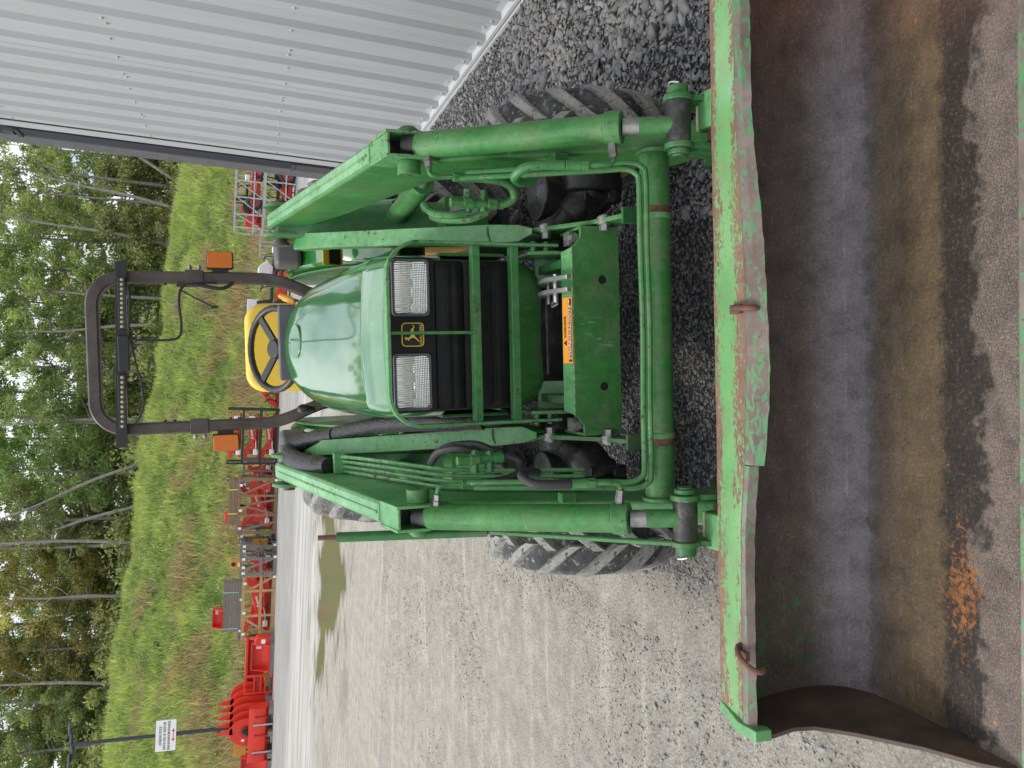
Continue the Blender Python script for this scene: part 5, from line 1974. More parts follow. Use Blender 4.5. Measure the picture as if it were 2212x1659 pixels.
def strip(path, th):
    """outline of a bent bar of thickness th along a path in the x-z plane"""
    up, dn = [], []
    for i, p in enumerate(path):
        a, b = path[max(i - 1, 0)], path[min(i + 1, len(path) - 1)]
        dx, dz = b[0] - a[0], b[1] - a[1]
        l_ = math.hypot(dx, dz)
        t_ = th[i] if isinstance(th, (list, tuple)) else th
        up.append((p[0] - dz / l_ * t_ / 2, p[1] + dx / l_ * t_ / 2))
        dn.append((p[0] + dz / l_ * t_ / 2, p[1] - dx / l_ * t_ / 2))
    return up + dn[::-1]


def part(name, mat, parent, fn, bevel=0, smooth=35):
    mb = MB()
    fn(mb)
    return mb.build(name, mat, parent, bevel=bevel, smooth=smooth)


def board(root, p0, p1, w, h, mat, side=(0, 1, 0)):
    return part('board', M[mat], root, lambda m: m.beam(p0, p1, w, h, side))


def crate(label, cx, Y_, w, h, d, mat, diag=(), mid=(), slats=0, midrail=True, group='timber crates along the bank', z0=0.0):
    r = empty('wooden_crate', (cx, Y_, z0), 0, label, 'crate', group)
    p = .11
    jit = lambda: random.uniform(-.02, .02)
    for x in (-w / 2 + p / 2, w / 2 - p / 2):
        for y in (0, d):
            board(r, (x + jit(), y, .0), (x + jit(), y, h), .05, p, mat)
    for z in (.06, h - .05):
        for y in (-.03, d + .03):
            board(r, (-w / 2, y, z), (w / 2, y, z + jit()), .03, .10, mat)
        for x in (-w / 2, w / 2):
            board(r, (x, 0, z), (x, d, z), .10, .03, mat, (0, 0, 1))
    if midrail:
        board(r, (-w / 2, -.055, h * .45), (w / 2, -.055, h * .45 + jit()), .025, .10, mat)
        board(r, (-w / 2, d + .03, h * .5), (w / 2, d + .03, h * .5), .025, .10, mat)
    for a, b in diag:
        board(r, (a * w, -.030, .08), (b * w, -.030, h - .06), .025, .085, mat)
    for a in mid:
        board(r, (a * w, -.080, .0), (a * w, -.080, h), .022, .085, mat)
    for k in range(slats):                       # end slats
        z = h * (.12 + .8 * k / max(1, slats - 1))
        board(r, (w / 2 + .02, 0, z), (w / 2 + .02, d, z + jit() * 2), .02, .09, mat)
        board(r, (-w / 2 - .02, 0, z), (-w / 2 - .02, d, z + jit() * 2), .02, .09, mat)
    for k in range(5):
        y = .05 + (d - .1) * k / 4
        board(r, (-w / 2, y, .12), (w / 2, y, .12), .11, .022, mat)
    for x, z in ((-.42, .93), (-.1, .93), (.35, .93), (.44, .06)):
        part('tag', M['label_white'], r, lambda m: m.b2((x * w, -.098, z * h - .06), (x * w + .09, -.094, z * h + .05)))
    return r


def loader(label, cx, Y_, z0, w, h, flip=1, d=.8, lettered=True):
    """a red front-loader frame lying in its crate: two bent booms, cross tube, rams, mounts"""
    r = empty('loader_frame', (cx, Y_, z0), 0, label, 'loader', 'red loader frames in crates')
    bp = [(-.46 * w, .62 * h), (-.22 * w, .60 * h), (.12 * w, .38 * h), (.44 * w, .10 * h)]
    bp = [(x * flip, z) for x, z in bp]
    for y in (.05, d):
        part('boom', M['red'], r, lambda m: m.prism(strip(bp, [.13 * h / .9, .24 * h / .9, .26 * h / .9, .16 * h / .9]), y, y + .08, 'y'), .008)
    part('cross_tube', M['red_dark'], r, lambda m: m.cyl((bp[2][0], .05, bp[2][1] - .06), (bp[2][0], d, bp[2][1] - .06), .05, n=10))
    part('ram', M['red'], r, lambda m: m.cyl((-.35 * w * flip, .0, .30 * h), (.10 * w * flip, .0, .22 * h), .04, n=10))
    part('ram_rod', M['steel'], r, lambda m: m.cyl((.10 * w * flip, .0, .22 * h), (.30 * w * flip, .0, .17 * h), .022, n=8))
    part('ram', M['red_dark'], r, lambda m: m.cyl((-.05 * w * flip, .10, .62 * h), (.36 * w * flip, .10, .30 * h), .035, n=10))
    part('mount_plate', M['red'], r, lambda m: m.prism([(-.44 * w * flip, .12 * h), (-.28 * w * flip, .10 * h), (-.30 * w * flip, .52 * h), (-.40 * w * flip, .58 * h)], -.02, .03, 'y'), .006)
    part('mount_plate', M['red_dark'], r, lambda m: m.prism([(-.12 * w * flip, .12 * h), (.06 * w * flip, .12 * h), (.02 * w * flip, .34 * h), (-.10 * w * flip, .30 * h)], .2, .26, 'y'), .006)
    part('arm_guard', M['red'], r, lambda m: m.prism(strip([(.46 * w * flip, .88 * h), (.30 * w * flip, .80 * h), (.16 * w * flip, .50 * h)], [.12, .2, .14]), .12, .2, 'y'), .008)
    part('subframe', M['red_dark'], r, lambda m: m.b2((-.46 * w, .30, .02), (.46 * w, .52, .20 * h)), .01)
    part('upright', M['red'], r, lambda m: m.prism([(.24 * w * flip, .05 * h), (.36 * w * flip, .05 * h), (.40 * w * flip, .62 * h), (.30 * w * flip, .66 * h)], .32, .40, 'y'), .008)
    part('valve_block', M['black'], r, lambda m: m.box((-.02 * w, .35, .16 * h + .05), (.22, .2, .14)))
    part('hose_bundle', M['rubber_hose'], r, lambda m: m.tube([(-.2 * w * flip, .0, .2 * h), (-.05 * w * flip, -.04, .34 * h), (.12 * w * flip, -.03, .14 * h), (.25 * w * flip, .02, .24 * h)], .018, 6))
    part('wrapped_parts', M['white'], r, lambda m: m.box((.33 * w * flip, .12, .14 * h + .04), (.24, .2, .18)), .03)
    if lettered:
        a = math.atan2((bp[2][1] - bp[1][1]), (bp[2][0] - bp[1][0]))
        if flip < 0:
            a = math.atan2((bp[1][1] - bp[2][1]), (bp[1][0] - bp[2][0]))
        c = ((bp[1][0] + bp[2][0]) / 2, (bp[1][1] + bp[2][1]) / 2)
        text('Kubota', .13, M['label_white'], r, (c[0], .044, c[1]), (PI / 2, -a, 0), sx=1.1)
    return r


def strapbox(label, cx, Y_, z0, w, h, d, mat, straps, smat, name='board_stack', cat='boards'):
    r = empty(name, (cx, Y_, z0), 0, label, cat)
    nb = max(2, int(h / .09))
    for k in range(nb):
        z = h * (k + .5) / nb
        for j in range(3):
            y = d * (j + .5) / 3
            board(r, (-w / 2 + random.uniform(0, .05), y, z), (w / 2 - random.uniform(0, .05), y, z), d / 3 - .012, h / nb - .012, mat)
    for a in straps:
        part('strap', M[smat], r, lambda m: m.b2((a * w - .018, -.012, -.02), (a * w + .018, -.004, h + .006)) and m.b2((a * w - .018, -.012, h + .002), (a * w + .018, d, h + .008)))
    return r


# --- pale new crate with a red loader, weathered crate and board stack behind it
cx, w, z, h = rect(1240, 1380, 522, 597, 30.4)
crate('clean pale timber crate holding a red loader, left of the grey crates', cx, 30.4, w, h, 1.0, 'wood_new', diag=((-.46, -.16), (.46, .22)), mid=(-.13, .25), slats=3)
loader('red loader with white lettering inside the clean pale crate', cx, 30.62, .14, w * .92, h * .86, -1, .6)
cx, w, z, h = rect(1170, 1378, 516, 596, 31.9)
c2 = crate('long weathered grey crate behind the pale crate', cx, 31.9, w, h, 1.0, 'wood_gray', diag=((.05, .25),), mid=(.1,), slats=2)
cx2, w2, z2, h2 = rect(1259, 1367, 490, 523, 31.95, False)
strapbox('stack of grey boards tied with pale green straps on top of the long grey crate', cx2, 32.0, h + .002, w2, h2, .7, 'wood_gray', (-.42, .30), 'teal_strap')
bz_ = h + h2 + .004


def bucket_thing(label, cx, Y_, z0, w, h, d, rz=0, name='red_bucket', tilt=0, cat='bucket'):
    """open-fronted red bucket: floor, curved back, two cheeks, top lip"""
    r = empty(name, (cx, Y_, z0), rz, label, cat)
    pr_ = [(0, .0), (d * .75, .0), (d * .95, h * .15), (d, h * .45), (d * .92, h), (d * .86, h), (d * .94, h * .45), (d * .89, h * .2), (d * .73, .03), (0, .03)]
    part('shell', M['red'], r, lambda m: m.prism(pr_, -w / 2, w / 2))
    for s in S2:
        part('cheek', M['red'], r, lambda m: m.prism([(0, 0), (d * .75, 0), (d * .95, h * .15), (d, h * .45), (d * .92, h), (d * .55, h)], s * w / 2, s * (w / 2 + .02)), .004)
    part('lip', M['red_dark'], r, lambda m: m.b2((-w / 2, d * .55, h - .05), (w / 2, d * .9, h + .012)), .006)
    part('edge', M['red_dark'], r, lambda m: m.b2((-w / 2 - .01, -.06, -.012), (w / 2 + .01, .12, -.002)))
    part('tag', M['label_white'], r, lambda m: m.b2((w / 2 - .24, d * .84, h * .45), (w / 2 - .06, d * .88, h * .75)))
    return r


cx3, w3, z3, h3 = rect(1322, 1360, 469, 491, 32.0, False)
o = bucket_thing('small red bucket perched on top of the grey board stack', cx3, 32.05, bz_, w3, h3, .55)
cx, w, z, h = rect(1178, 1200, 522, 592, 30.9)
crate('narrow weathered grey crate standing alone right of the open grey crate', cx, 30.9, w, h, 1.4, 'wood_gray', diag=((-.4, .3),), slats=5)
cx, w, z, h = rect(1203, 1242, 520, 596, 30.3)
crate('weathered grey crate with broken slats beside the clean pale crate', cx, 30.3, w, h, 1.3, 'wood_gray', diag=((.42, -.2),), slats=5)
loader('red boom lying at the back of the clean pale crate', rect(1240, 1380, 522, 597, 30.4)[0] + .1, 31.0, .14, 2.0, 1.0, 1, .25, False)
loader('red machine part inside the grey crate with broken slats', cx, 30.55, .14, w * .8, h * .75, 1, .7, False)
r = empty('ochre_attachment', tuple(W(508, 1219, 31.2).xy) + (h + .0,), 0, 'ochre attachment with a round badge standing above the grey crates', 'attachment')
part('plate', M['ochre'], r, lambda m: m.prism(strip([(-.18, 0), (-.16, .18), (-.05, .38), (.10, .40), (.17, .2), (.18, 0)], .16) if False else [(-.18, 0), (.18, 0), (.20, .22), (.12, .40), (-.06, .42), (-.17, .24)], 0, .12, 'y'), .01)
part('badge', M['ink'], r, lambda m: m.lathe([(0, .001), (0, .085), (-.012, .08), (-.012, .001)], (0, -.001, .26), 20, 'y'))
part('tag', M['label_white'], r, lambda m: m.b2((-.10, -.006, .04), (.05, -.001, .10)))
cx, w, z, h = rect(1166, 1178, 547, 580, 31.6)
r = empty('ochre_box', (cx, 31.6, 0), 0, 'small ochre steel box on legs between two crates', 'box')
part('box', M['ochre'], r, lambda m: m.b2((-w / 2, 0, h * .35), (w / 2, .3, h)), .01)
for s in S2:
    part('leg', M['black'], r, lambda m: m.b2((s * w * .4 - .03, .05, 0), (s * w * .4 + .03, .11, h * .35)))

# --- brown crates
cx, w, z, h = rect(1032, 1152, 513, 599, 31.6)
cb = crate('brown timber crate with many diagonals and a strapped box on top', cx, 31.6, w, h, 1.0, 'wood_brown', diag=((-.30, -.44), (-.16, .02), (.10, .0), (.47, .18)), mid=(-.17, .18), slats=3, midrail=False)
loader('red loader inside the brown crate with many diagonals', cx, 31.85, .14, w * .93, h * .86, -1, .6)
loader('second red loader at the right end of the brown crate', cx + .12 * w, 32.25, .14, w * .62, h * .6, 1, .3, False)
cx2, w2, z2, h2 = rect(1036, 1136, 492, 512, 31.7, False)
strapbox('flat timber box with yellow straps on the brown crate', cx2, 31.7, h + .003, w2, h2, .8, 'wood_brown', (.28, -.24), 'yellow_strap', 'timber_box', 'box')
loader('red loader boom behind the diagonals of the brown crate', cx, 32.0, .14, w * .8, h * .95, 1, .25, False)
cx3, w3, z3, h3 = rect(1109, 1130, 482, 492, 31.7, False)
r = empty('red_bracket', (cx3, 31.8, h + h2 + .01), 0, 'small red steel bracket lying on the strapped timber box', 'bracket')
part('plate', M['red'], r, lambda m: m.b2((-w3 / 2, 0, 0), (w3 / 2, .2, .10)), .01)
for s in S2:
    part('ear', M['red'], r, lambda m: m.b2((s * w3 * .45 - .02, .02, .10), (s * w3 * .45 + .02, .18, h3)), .005)
cx, w, z, h = rect(1006, 1040, 524, 590, 33.3)
crate('dark grey-brown crate between the black rack and the brown crate', cx, 33.3, w + .5, h, .9, 'wood_gray', mid=(.1,), slats=3)
loader('red loader half hidden in the dark grey-brown crate', cx, 33.5, .14, w * .9, h * .85, 1, .5, False)
cx, w, z, h = rect(1146, 1166, 517, 588, 32.7)
crate('grey crate end showing left of the brown crate', cx, 32.7, w + .3, h, .9, 'wood_gray', slats=4, midrail=True)

# --- black steel rack with three tiers of red loaders
cx, w, z, h = rect(885, 1001, 490, 612, 32.6)
rk = empty('steel_rack', (cx, 32.6, 0), 0, 'tall black steel rack stacked with three tiers of red loaders', 'rack')
for x in (-w / 2, w / 2):
    for y in (0, 1.0):
        part('post', M['black'], rk, lambda m: m.b2((x - .04, y - .03, 0), (x + .04, y + .03, h)))
for zz_ in (.10, h * .36, h * .70):
    for y in (-.02, 1.0):
        part('rail', M['black'], rk, lambda m: m.b2((-w / 2, y - .03, zz_ - .05), (w / 2, y + .03, zz_ + .04)))
for k, nm in enumerate(('bottom', 'middle', 'top')):
    zz_ = (.145, h * .36 + .045, h * .70 + .045)[k]
    hh = (h * .27, h * .30, h * .24)[k]
    loader('red loader on the %s tier of the black steel rack' % nm, cx, 32.75, zz_, w * .9, hh, -1, .6, k < 2)
for k, zz_ in enumerate((.30, h * .47, h * .75)):
    part('wrapped_parts', M['film'], rk, lambda m: m.box((w * .30, .2, zz_ + .12), (.34, .3, .26)), .05)
cx, w, z, h = rect(836, 880, 553, 606, 34.0)
r = empty('loader_frame', (cx, 34.0, 0), 0, 'red loader standing on the ground right of the black rack', 'loader')
part('boom', M['red'], r, lambda m: m.prism(strip([(w * .45, h * .98), (w * .30, h * .7), (-w * .1, h * .45), (-w * .45, h * .1)], [.12, .2, .22, .14]), 0, .12, 'y'), .01)
part('boom', M['red'], r, lambda m: m.prism(strip([(w * .45, h * .95), (w * .30, h * .68), (-w * .1, h * .43), (-w * .45, h * .1)], [.12, .2, .22, .14]), .8, .92, 'y'), .01)
part('frame', M['red_dark'], r, lambda m: m.b2((-w * .5, .1, 0), (w * .5, .8, h * .18)), .01)
for x in (-.2, .1, .3):
    part('hose_bundle', M['black'], r, lambda m: m.tube([(x * w, -.03, .1), (x * w + .1, -.05, h * .4), (x * w - .05, -.02, h * .62)], .025, 6))


# --- galvanised shipping frames with red ride-on mowers
def mower(label, cx, Y_, z0, w, rz=0, flip=1, cover=False):
    k = w / 1.9
    r = empty('ride_on_mower', (cx, Y_, z0), rz, label, 'mower', 'red ride-on mowers')
    for i, (x, rad_, wd_) in enumerate(((-.48 * flip, .30, .26), (.62 * flip, .18, .16))):
        for y in (.0, .85):
            wh = part('wheel', M['red'], r, lambda m: m.lathe([(-wd_ * .40 * k, rad_ * .5 * k), (-wd_ * .42 * k, rad_ * .35 * k), (-wd_ * .25 * k, rad_ * .3 * k), (-wd_ * .3 * k, .001)], (x * k, y * k, rad_ * k), 20, 'y'))
            part('tyre', M['black'], wh, lambda m: m.lathe([(-wd_ * .38 * k, rad_ * .52 * k), (-wd_ * .5 * k, rad_ * .72 * k), (-wd_ * .40 * k, rad_ * .95 * k), (0, rad_ * k), (wd_ * .40 * k, rad_ * .95 * k), (wd_ * .5 * k, rad_ * .72 * k), (wd_ * .38 * k, rad_ * .5 * k)], (x * k, y * k, rad_ * k), 22, 'y'))
            for a in range(7):
                an = a * 2 * PI / 7
                part('rim_spoke', M['ink'], wh, lambda m: m.beam((x * k + math.cos(an) * rad_ * .15 * k, y * k - wd_ * .41 * k, rad_ * k + math.sin(an) * rad_ * .15 * k), (x * k + math.cos(an + .3) * rad_ * .42 * k, y * k - wd_ * .43 * k, rad_ * k + math.sin(an + .3) * rad_ * .42 * k), .008, .04 * k, (0, 1, 0))) if rad_ > .25 and y == 0 else None
    part('frame', M['red'], r, lambda m: m.prism([(-.75 * flip * k, .30 * k), (.75 * flip * k, .26 * k), (.72 * flip * k, .40 * k), (-.2 * flip * k, .44 * k), (-.72 * flip * k, .52 * k)], .18 * k, .70 * k, 'y'), .02)
    part('deck', M['red_dark'], r, lambda m: m.prism([(-.30 * k, .10 * k), (.42 * k, .10 * k), (.40 * k, .24 * k), (-.28 * k, .26 * k)], -.05 * k, .92 * k, 'y'), .03)
    part('engine', M['black'], r, lambda m: m.prism([(-.85 * flip * k, .45 * k), (-.45 * flip * k, .48 * k), (-.48 * flip * k, .72 * k), (-.80 * flip * k, .68 * k)], .15 * k, .7 * k, 'y'), .03)
    part('seat_cushion', M['black'], r, lambda m: m.b2((-.26 * k, .22 * k, .52 * k), (.20 * k, .66 * k, .62 * k)), .03)
    part('seat_back', M['black'], r, lambda m: m.prism([(-.30 * flip * k, .55 * k), (-.16 * flip * k, .56 * k), (-.26 * flip * k, 1.02 * k), (-.36 * flip * k, 1.0 * k)], .22 * k, .66 * k, 'y'), .03)
    for y in (.12, .76):
        part('control_lever', M['black'], r, lambda m: m.tube([(.30 * flip * k, y * k, .40 * k), (.26 * flip * k, y * k, .80 * k), (.10 * flip * k, (y + .1) * k, .92 * k)], .02 * k, 6, 4))
        part('roll_post', M['black'], r, lambda m: m.tube([(-.36 * flip * k, y * k, .45 * k), (-.42 * flip * k, y * k, 1.0 * k)], .025 * k, 6, 2))
    part('wrapped_parts', M['white'], r, lambda m: m.box((.45 * flip * k, .3 * k, .56 * k), (.22 * k, .3 * k, .18 * k)), .04)
    if cover:
        part('cover', M['film'], r, lambda m: m.prism([(-.86 * flip * k, .60 * k), (-.2 * flip * k, .58 * k), (.05 * flip * k, .80 * k), (-.25 * flip * k, 1.12 * k), (-.60 * flip * k, 1.08 * k), (-.84 * flip * k, .85 * k)], .05 * k, .85 * k, 'y'), .05)
    return r


def cage(label, cx, Y_, z0, w, h, d, uprights=(-.5, -.15, .2, .5), diag=((-.5, -.15), (.2, .5)), rails=(.02, .35, .98)):
    r = empty('shipping_frame', (cx, Y_, z0), 0, label, 'steel frame', 'galvanised shipping frames')
    for u_ in uprights:
        for y in (0, d):
            part('upright', M['galv'], r, lambda m: m.b2((u_ * w - .022, y - .018, 0), (u_ * w + .022, y + .018, h)))
    for q in rails:
        for y in (0, d):
            part('rail', M['galv'], r, lambda m: m.b2((-w / 2, y - .022, q * h - .022), (w / 2, y + .022, q * h + .022)))
        for u_ in (-.5, .5):
            part('rail', M['galv'], r, lambda m: m.b2((u_ * w - .02, 0, q * h - .02), (u_ * w + .02, d, q * h + .02)))
    for a, b in diag:
        part('diagonal', M['galv'], r, lambda m: m.beam((a * w, -.02, .05), (b * w, -.02, h * .95), .012, .03, (0, 1, 0)))
    return r


YR = 26.6
cx, w, z, h = rect(362, 474, 572, 646, YR)
cage('lower galvanised shipping frame holding a red mower by the building corner', cx, YR, 0, w, h, 1.2, diag=((-.5, -.15), (-.15, .2)))
mower('red mower in the lower galvanised frame', cx + .15, YR + .1, .05, w * 1.05, 0, -1)
cx2, w2, z2, h2 = rect(362, 493, 507, 572, YR, False)
cage('upper galvanised shipping frame stacked on the lower one', cx2, YR, h + .003, w2, h2, 1.2, uprights=(-.5, -.28, 0, .27, .5), diag=((-.5, -.28), (-.28, 0), (0, .27)))
mower('red mower with a spoked wheel in the upper galvanised frame', cx2 + w2 * .16, YR + .1, h + .05, w2 * .86, 0, 1)
loader('red engine parts in the left bay of the upper galvanised frame', cx2 - w2 * .27, YR + .3, h + .05, w2 * .38, h2 * .8, 1, .5, False)
cx, w, z, h = rect(470, 510, 590, 640, 27.5)
mower('red mower with black tyres on the ground beside the stacked frames', cx, 27.5, 0, max(w, 1.7), 0, -1)
cx, w, z, h = rect(511, 538, 561, 632, 31.0)
cage('small rusty-white shipping frame standing behind the right fender', cx, 31.0, 0, w + .4, h, 1.0, uprights=(-.5, 0, .5), diag=())
cx, w, z, h = rect(533, 596, 556, 630, 29.0)
mower('red and black mower under a silver cover behind the right fender', cx, 29.0, 0, 1.9, 0, 1, True)
cx, w, z, h = rect(606, 662, 560, 640, 28.2)
mower('red mower with an upright black seat behind the roll bar', cx, 28.2, 0, 2.1, 0, 1)
cx, w, z, h = rect(648, 704, 532, 628, 30.8)
r = empty('wrapped_pallet', (cx, 30.8, 0), 0, 'tall pallet of cartons wrapped in clear film behind the yellow seat', 'pallet')
for k in range(3):
    for j in range(2):
        part('carton', M['carton'] if (k + j) % 3 else M['film'], r, lambda m: m.b2((-w / 2 + j * w / 2 + .01, 0, .15 + k * (h - .15) / 3), (-w / 2 + (j + 1) * w / 2 - .01, .9, .15 + (k + 1) * (h - .15) / 3 - .02)), .02)
for k in range(3):
    part('pallet_block', M['wood_gray'], r, lambda m: m.b2((-w / 2 + k * w * .42, -.02, 0), (-w / 2 + k * w * .42 + .12, .92, .14)))

# --- red implements on the left
cx, w, z, h = rect(1378, 1497, 530, 580, 30.2)
r = empty('box_blade', (cx, 30.2, 0), 0, 'long low red blade implement on pallets left of the pale crate', 'implement')
part('blade', M['red'], r, lambda m: m.prism([(.30, .30), (.36, .30), (.42, h * .6), (.30, h), (.22, h), (.34, h * .6)], -w / 2, w / 2), .01)
part('top_rail', M['red'], r, lambda m: m.b2((-w / 2, .12, h - .10), (w / 2, .34, h + .01)), .02)
part('strap', M['gray_strap'], r, lambda m: m.b2((-w * .22, .10, .25), (-w * .22 + .06, .115, h + .02)))
for k in range(4):
    part('pallet_board', M['wood_gray'], r, lambda m: m.b2((-w / 2 + .1, -.5 + k * .3, .08 + .0 * k), (w / 2 - .1, -.36 + k * .3, .115)))
for k in range(3):
    part('pallet_block', M['wood_gray'], r, lambda m: m.b2((-w / 2 + .15 + k * w * .4, -.5, 0), (-w / 2 + .3 + k * w * .4, .7, .08)))
for s in S2:
    part('end_plate', M['red_dark'], r, lambda m: m.prism([(.0, .12), (.5, .12), (.5, h * .9), (.2, h * .9)], s * w / 2, s * (w / 2 - .03)), .005)
cx, w, z, h = rect(1397, 1452, 549, 588, 29.5, False)
bucket_thing('open red bucket standing in front of the long red blade', cx, 29.5, .16, w, h, .6)
part('pallet', M['wood_gray'], bpy.data.objects['red_bucket.001'] if 'red_bucket.001' in bpy.data.objects else o, lambda m: m.b2((-w / 2 - .1, -.05, -.16), (w / 2 + .1, .7, -.014)))
cx, w, z, h = rect(1376, 1396, 553, 588, 29.7, False)
r = empty('red_hitch_block', (cx, 29.7, .15), 0, 'red steel hitch block with a white tag at the end of the pale crate', 'implement')
part('plate', M['red'], r, lambda m: m.prism([(-w / 2, 0), (w / 2, 0), (w / 2, h * .8), (0, h), (-w / 2, h * .85)], 0, .4, 'y'), .02)
part('tag', M['label_white'], r, lambda m: m.b2((-.08, -.006, h * .3), (.08, -.001, h * .55)))
part('foot', M['wood_gray'], r, lambda m: m.b2((-w / 2, -.02, -.15), (w / 2, .5, 0)))
cx, w, z, h = rect(1462, 1498, 525, 572, 29.6, False)
r = empty('red_implement', (cx, 29.6, 0), 0, 'upright red tubular frame beside the curved grapple', 'implement')
hh = h + .25
for s in S2:
    part('post', M['red'], r, lambda m: m.b2((s * w / 2 - .03, 0, .02), (s * w / 2 + .03, .07, hh)), .008)
for zz_ in (.25, .40, hh * .62, hh - .05):
    part('rail', M['red'], r, lambda m: m.b2((-w / 2, .01, zz_), (w / 2, .06, zz_ + .06)), .006)
part('panel', M['red_dark'], r, lambda m: m.b2((-w / 2, .07, .4), (w / 2, .10, hh * .62)))
part('foot', M['red_dark'], r, lambda m: m.b2((-w / 2 - .05, -.1, 0), (w / 2 + .05, .4, .04)))

# grapple: a rank of big rounded side plates with toothed upper jaw
cx, w, z, h = rect(1500, 1596, 497, 572, 29.4, False)
z_b = .22
gp_ = empty('grapple', (cx, 29.0, 0), 0, 'big red grapple with rounded ribs and toothed jaw beside the sign post', 'grapple')
R_ = .52
for k in range(6):
    ox, oy = (-.40 + .165 * k), .02 + .26 * k
    pf = []
    for a in np.linspace(200, -10, 22):
        a = math.radians(a)
        pf.append((ox + R_ * .95 * math.cos(a), z_b + .62 + (h + .05 - .62) * math.sin(a) * (1 if math.sin(a) > 0 else .4)))
    pf += [(ox + .50, z_b + .10), (ox + .44, z_b), (ox + .2, z_b + .02), (ox - .2, z_b + .12), (ox - .42, z_b + .30)]
    part('rib_plate', M['red'], gp_, lambda m: m.prism(pf, oy, oy + .05, 'y'), .01)
    for q in (.18, .40):
        tx, tz = ox - .18, z_b + h * .98
    if k < 5:
        part('jaw_tooth', M['red'], gp_, lambda m: m.prism([(ox - .06, z_b + h * .92), (ox + .20, z_b + h * .95), (ox + .02, z_b + h + .48), (ox - .02, z_b + h + .48)], oy, oy + .04, 'y'), .006)
part('hub', M['red_dark'], gp_, lambda m: m.lathe([(0, .20), (-.03, .20), (-.035, .16), (-.03, .001)], (-.36, .02, z_b + .70), 28, 'y'))
for a, b in (((-.48, .60), (-.33, .80)), ((-.33, .80), (-.22, .64)), ((-.36, .7), (-.36, .48))):
    part('hydraulic_motor', M['black'], gp_, lambda m: m.beam((a[0], -.05, z_b + a[1]), (b[0], -.05, z_b + b[1]), .06, .08, (0, 1, 0)), .01)
part('cross_tube', M['red_dark'], gp_, lambda m: m.cyl((-.2, .0, z_b + .3), (.6, 1.4, z_b + .3), .07, n=12))
part('tag', M['label_white'], gp_, lambda m: m.b2((-.72, .010, z_b + .72), (-.64, .018, z_b + .82)))
for k in range(3):
    part('foot', M['wood_gray'], gp_, lambda m: m.b2((-.45 + .45 * k, .0 + .3 * k, 0), (-.30 + .45 * k, 1.0 + .3 * k, z_b + .02)))
cx, w, z, h = rect(1600, 1635, 505, 532, 29.9, False)
r = empty('ochre_plate', (cx, 29.9, 0), 0, 'flat ochre steel plate standing left of the grapple', 'plate')
zt = W(505, 1617, 29.9).z
part('plate', M['ochre'], r, lambda m: m.b2((-w / 2, 0, zt - h), (w / 2, .05, zt)), .008)
for k in range(4):
    part('tine', M['black'], r, lambda m: m.b2((-w / 2 + .03 + k * w * .28, -.02, 0), (-w / 2 + .10 + k * w * .28, .06, zt - h)), .008)
part('stand', M['black'], r, lambda m: m.b2((-w / 2, -.2, 0), (w / 2, .3, .06)))
cx, w, z, h = rect(1534, 1648, 541, 582, 28.2, False)
b_ = bucket_thing('long low red bucket strapped on a pallet in front of the grapple', cx, 28.9, .17, w, h, .62, PI)
for a in (-.22, .30):
    part('strap', M['gray_strap'], b_, lambda m: m.b2((a * w, .635, -.16), (a * w + .06, .645, h * .8)))
for a in (-.35, 0, .35):
    part('rib', M['red_dark'], b_, lambda m: m.b2((a * w - .02, .60, .04), (a * w + .02, .66, h * .72)), .005)
for k in range(3):
    part('pallet_block', M['wood_gray'], b_, lambda m: m.b2((-w / 2 + k * w * .42, -.1, -.17), (-w / 2 + .16 + k * w * .42, .75, -.016)))
cx, w, z, h = rect(1648, 1700, 527, 583, 28.3, False)
bucket_thing('red bucket cut off at the left end of the row', cx, 28.4, .16, w, h, .6)
part('pallet', M['wood_gray'], bpy.context.scene.objects[[o_.name for o_ in bpy.data.objects if o_.name.startswith('red_bucket')][-1]], lambda m: m.b2((-w / 2, -.05, -.16), (w / 2, .7, -.014)))

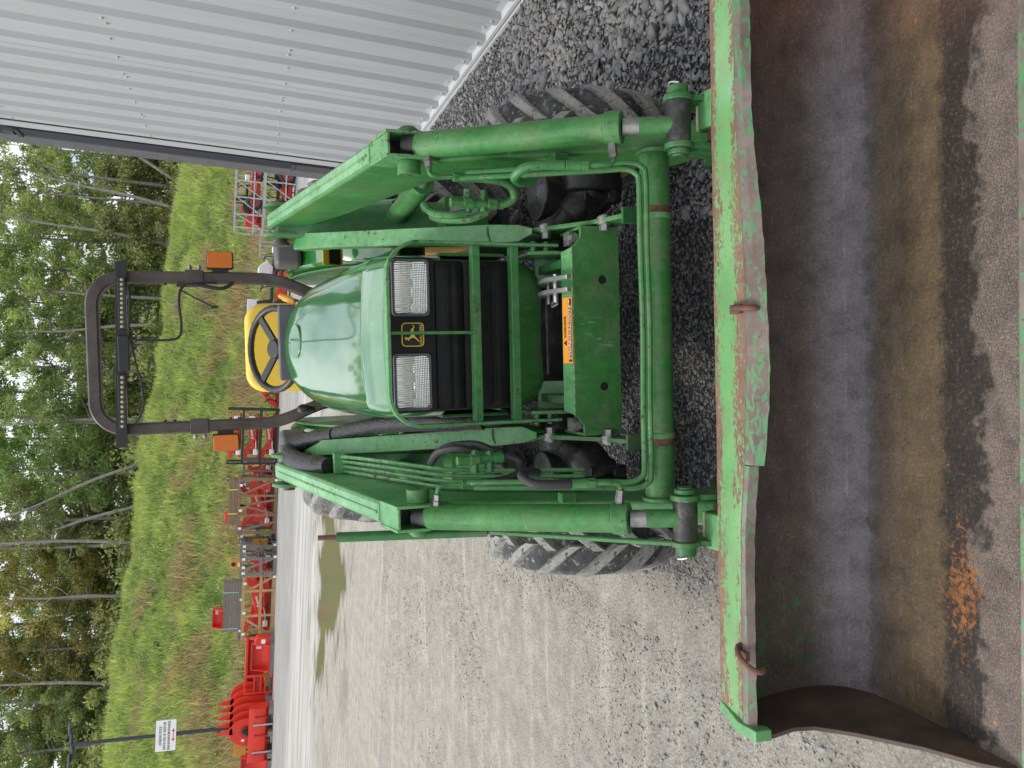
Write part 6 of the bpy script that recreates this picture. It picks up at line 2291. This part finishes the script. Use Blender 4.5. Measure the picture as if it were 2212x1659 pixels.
# --- sign post
p = W(470, 1575, 29.6)
sp = empty('sign_post', (p.x, 29.6, 0), 0, 'dark lamp pole carrying a white loading dock sign', 'sign')
zt = W(150, 1604, 29.6).z
part('pole', M['trim_dark'], sp, lambda m: m.cyl((0, 0, 0), (-.02, 0, zt), .075, .06, n=14))
part('lamp_arm', M['trim_dark'], sp, lambda m: m.tube([(-.62, -.1, zt - .05), (-.25, -.03, zt - .12), (0, 0, zt - .06), (.35, .03, zt - .04), (.62, .1, zt + .10)], [.02, .05, .06, .05, .02], 8, 4))
for s in S2:
    part('lamp_head', M['gray_plastic'], sp, lambda m: m.box((s * .52, s * .08, zt + .02 * s), (.42, .20, .06)), .015)
zs0, zs1 = W(381, 1590, 29.5).z, W(335, 1590, 29.5).z
xs0, xs1 = W(357, 1623, 29.5).x - p.x, W(357, 1554, 29.5).x - p.x
brd = part('sign_board', M['label_white'], sp, lambda m: m.b2((xs0, -.12, zs0), (xs1, -.10, zs1)), .004)
mb = MB()
e_ = .012
for lo, hi in (((xs0, zs0), (xs1, zs0 + e_)), ((xs0, zs1 - e_), (xs1, zs1)), ((xs0, zs0), (xs0 + e_, zs1)), ((xs1 - e_, zs0), (xs1, zs1))):
    mb.b2((lo[0], -.124, lo[1]), (hi[0], -.1205, hi[1]))
mb.build('sign_border', M['ink'], brd)
xm = (xs0 + xs1) / 2
hh = zs1 - zs0
for k, (tx, ww) in enumerate((('LOADING DOCK', .60), ('RENTAL PICK UP / DROP OFF', .86), ('REAR SHOWROOM ENTRANCE', .90))):
    o = text(tx, hh * .17, M['ink'], brd, (xm, -.124, zs1 - hh * (.25 + .20 * k)), extrude=.001)
    o.scale.x = (xs1 - xs0) * ww / max(.01, o.dimensions.x)
za = zs0 + hh * .15
mb = MB()
mb.b2((xm - .14, -.126, za - .012), (xm + .14, -.122, za + .012))
for s in S2:
    mb.prism([(xm + s * .13, za - .05), (xm + s * .24, za), (xm + s * .13, za + .05)], -.126, -.122, 'y')
mb.build('arrow', M['ink_red'], brd)
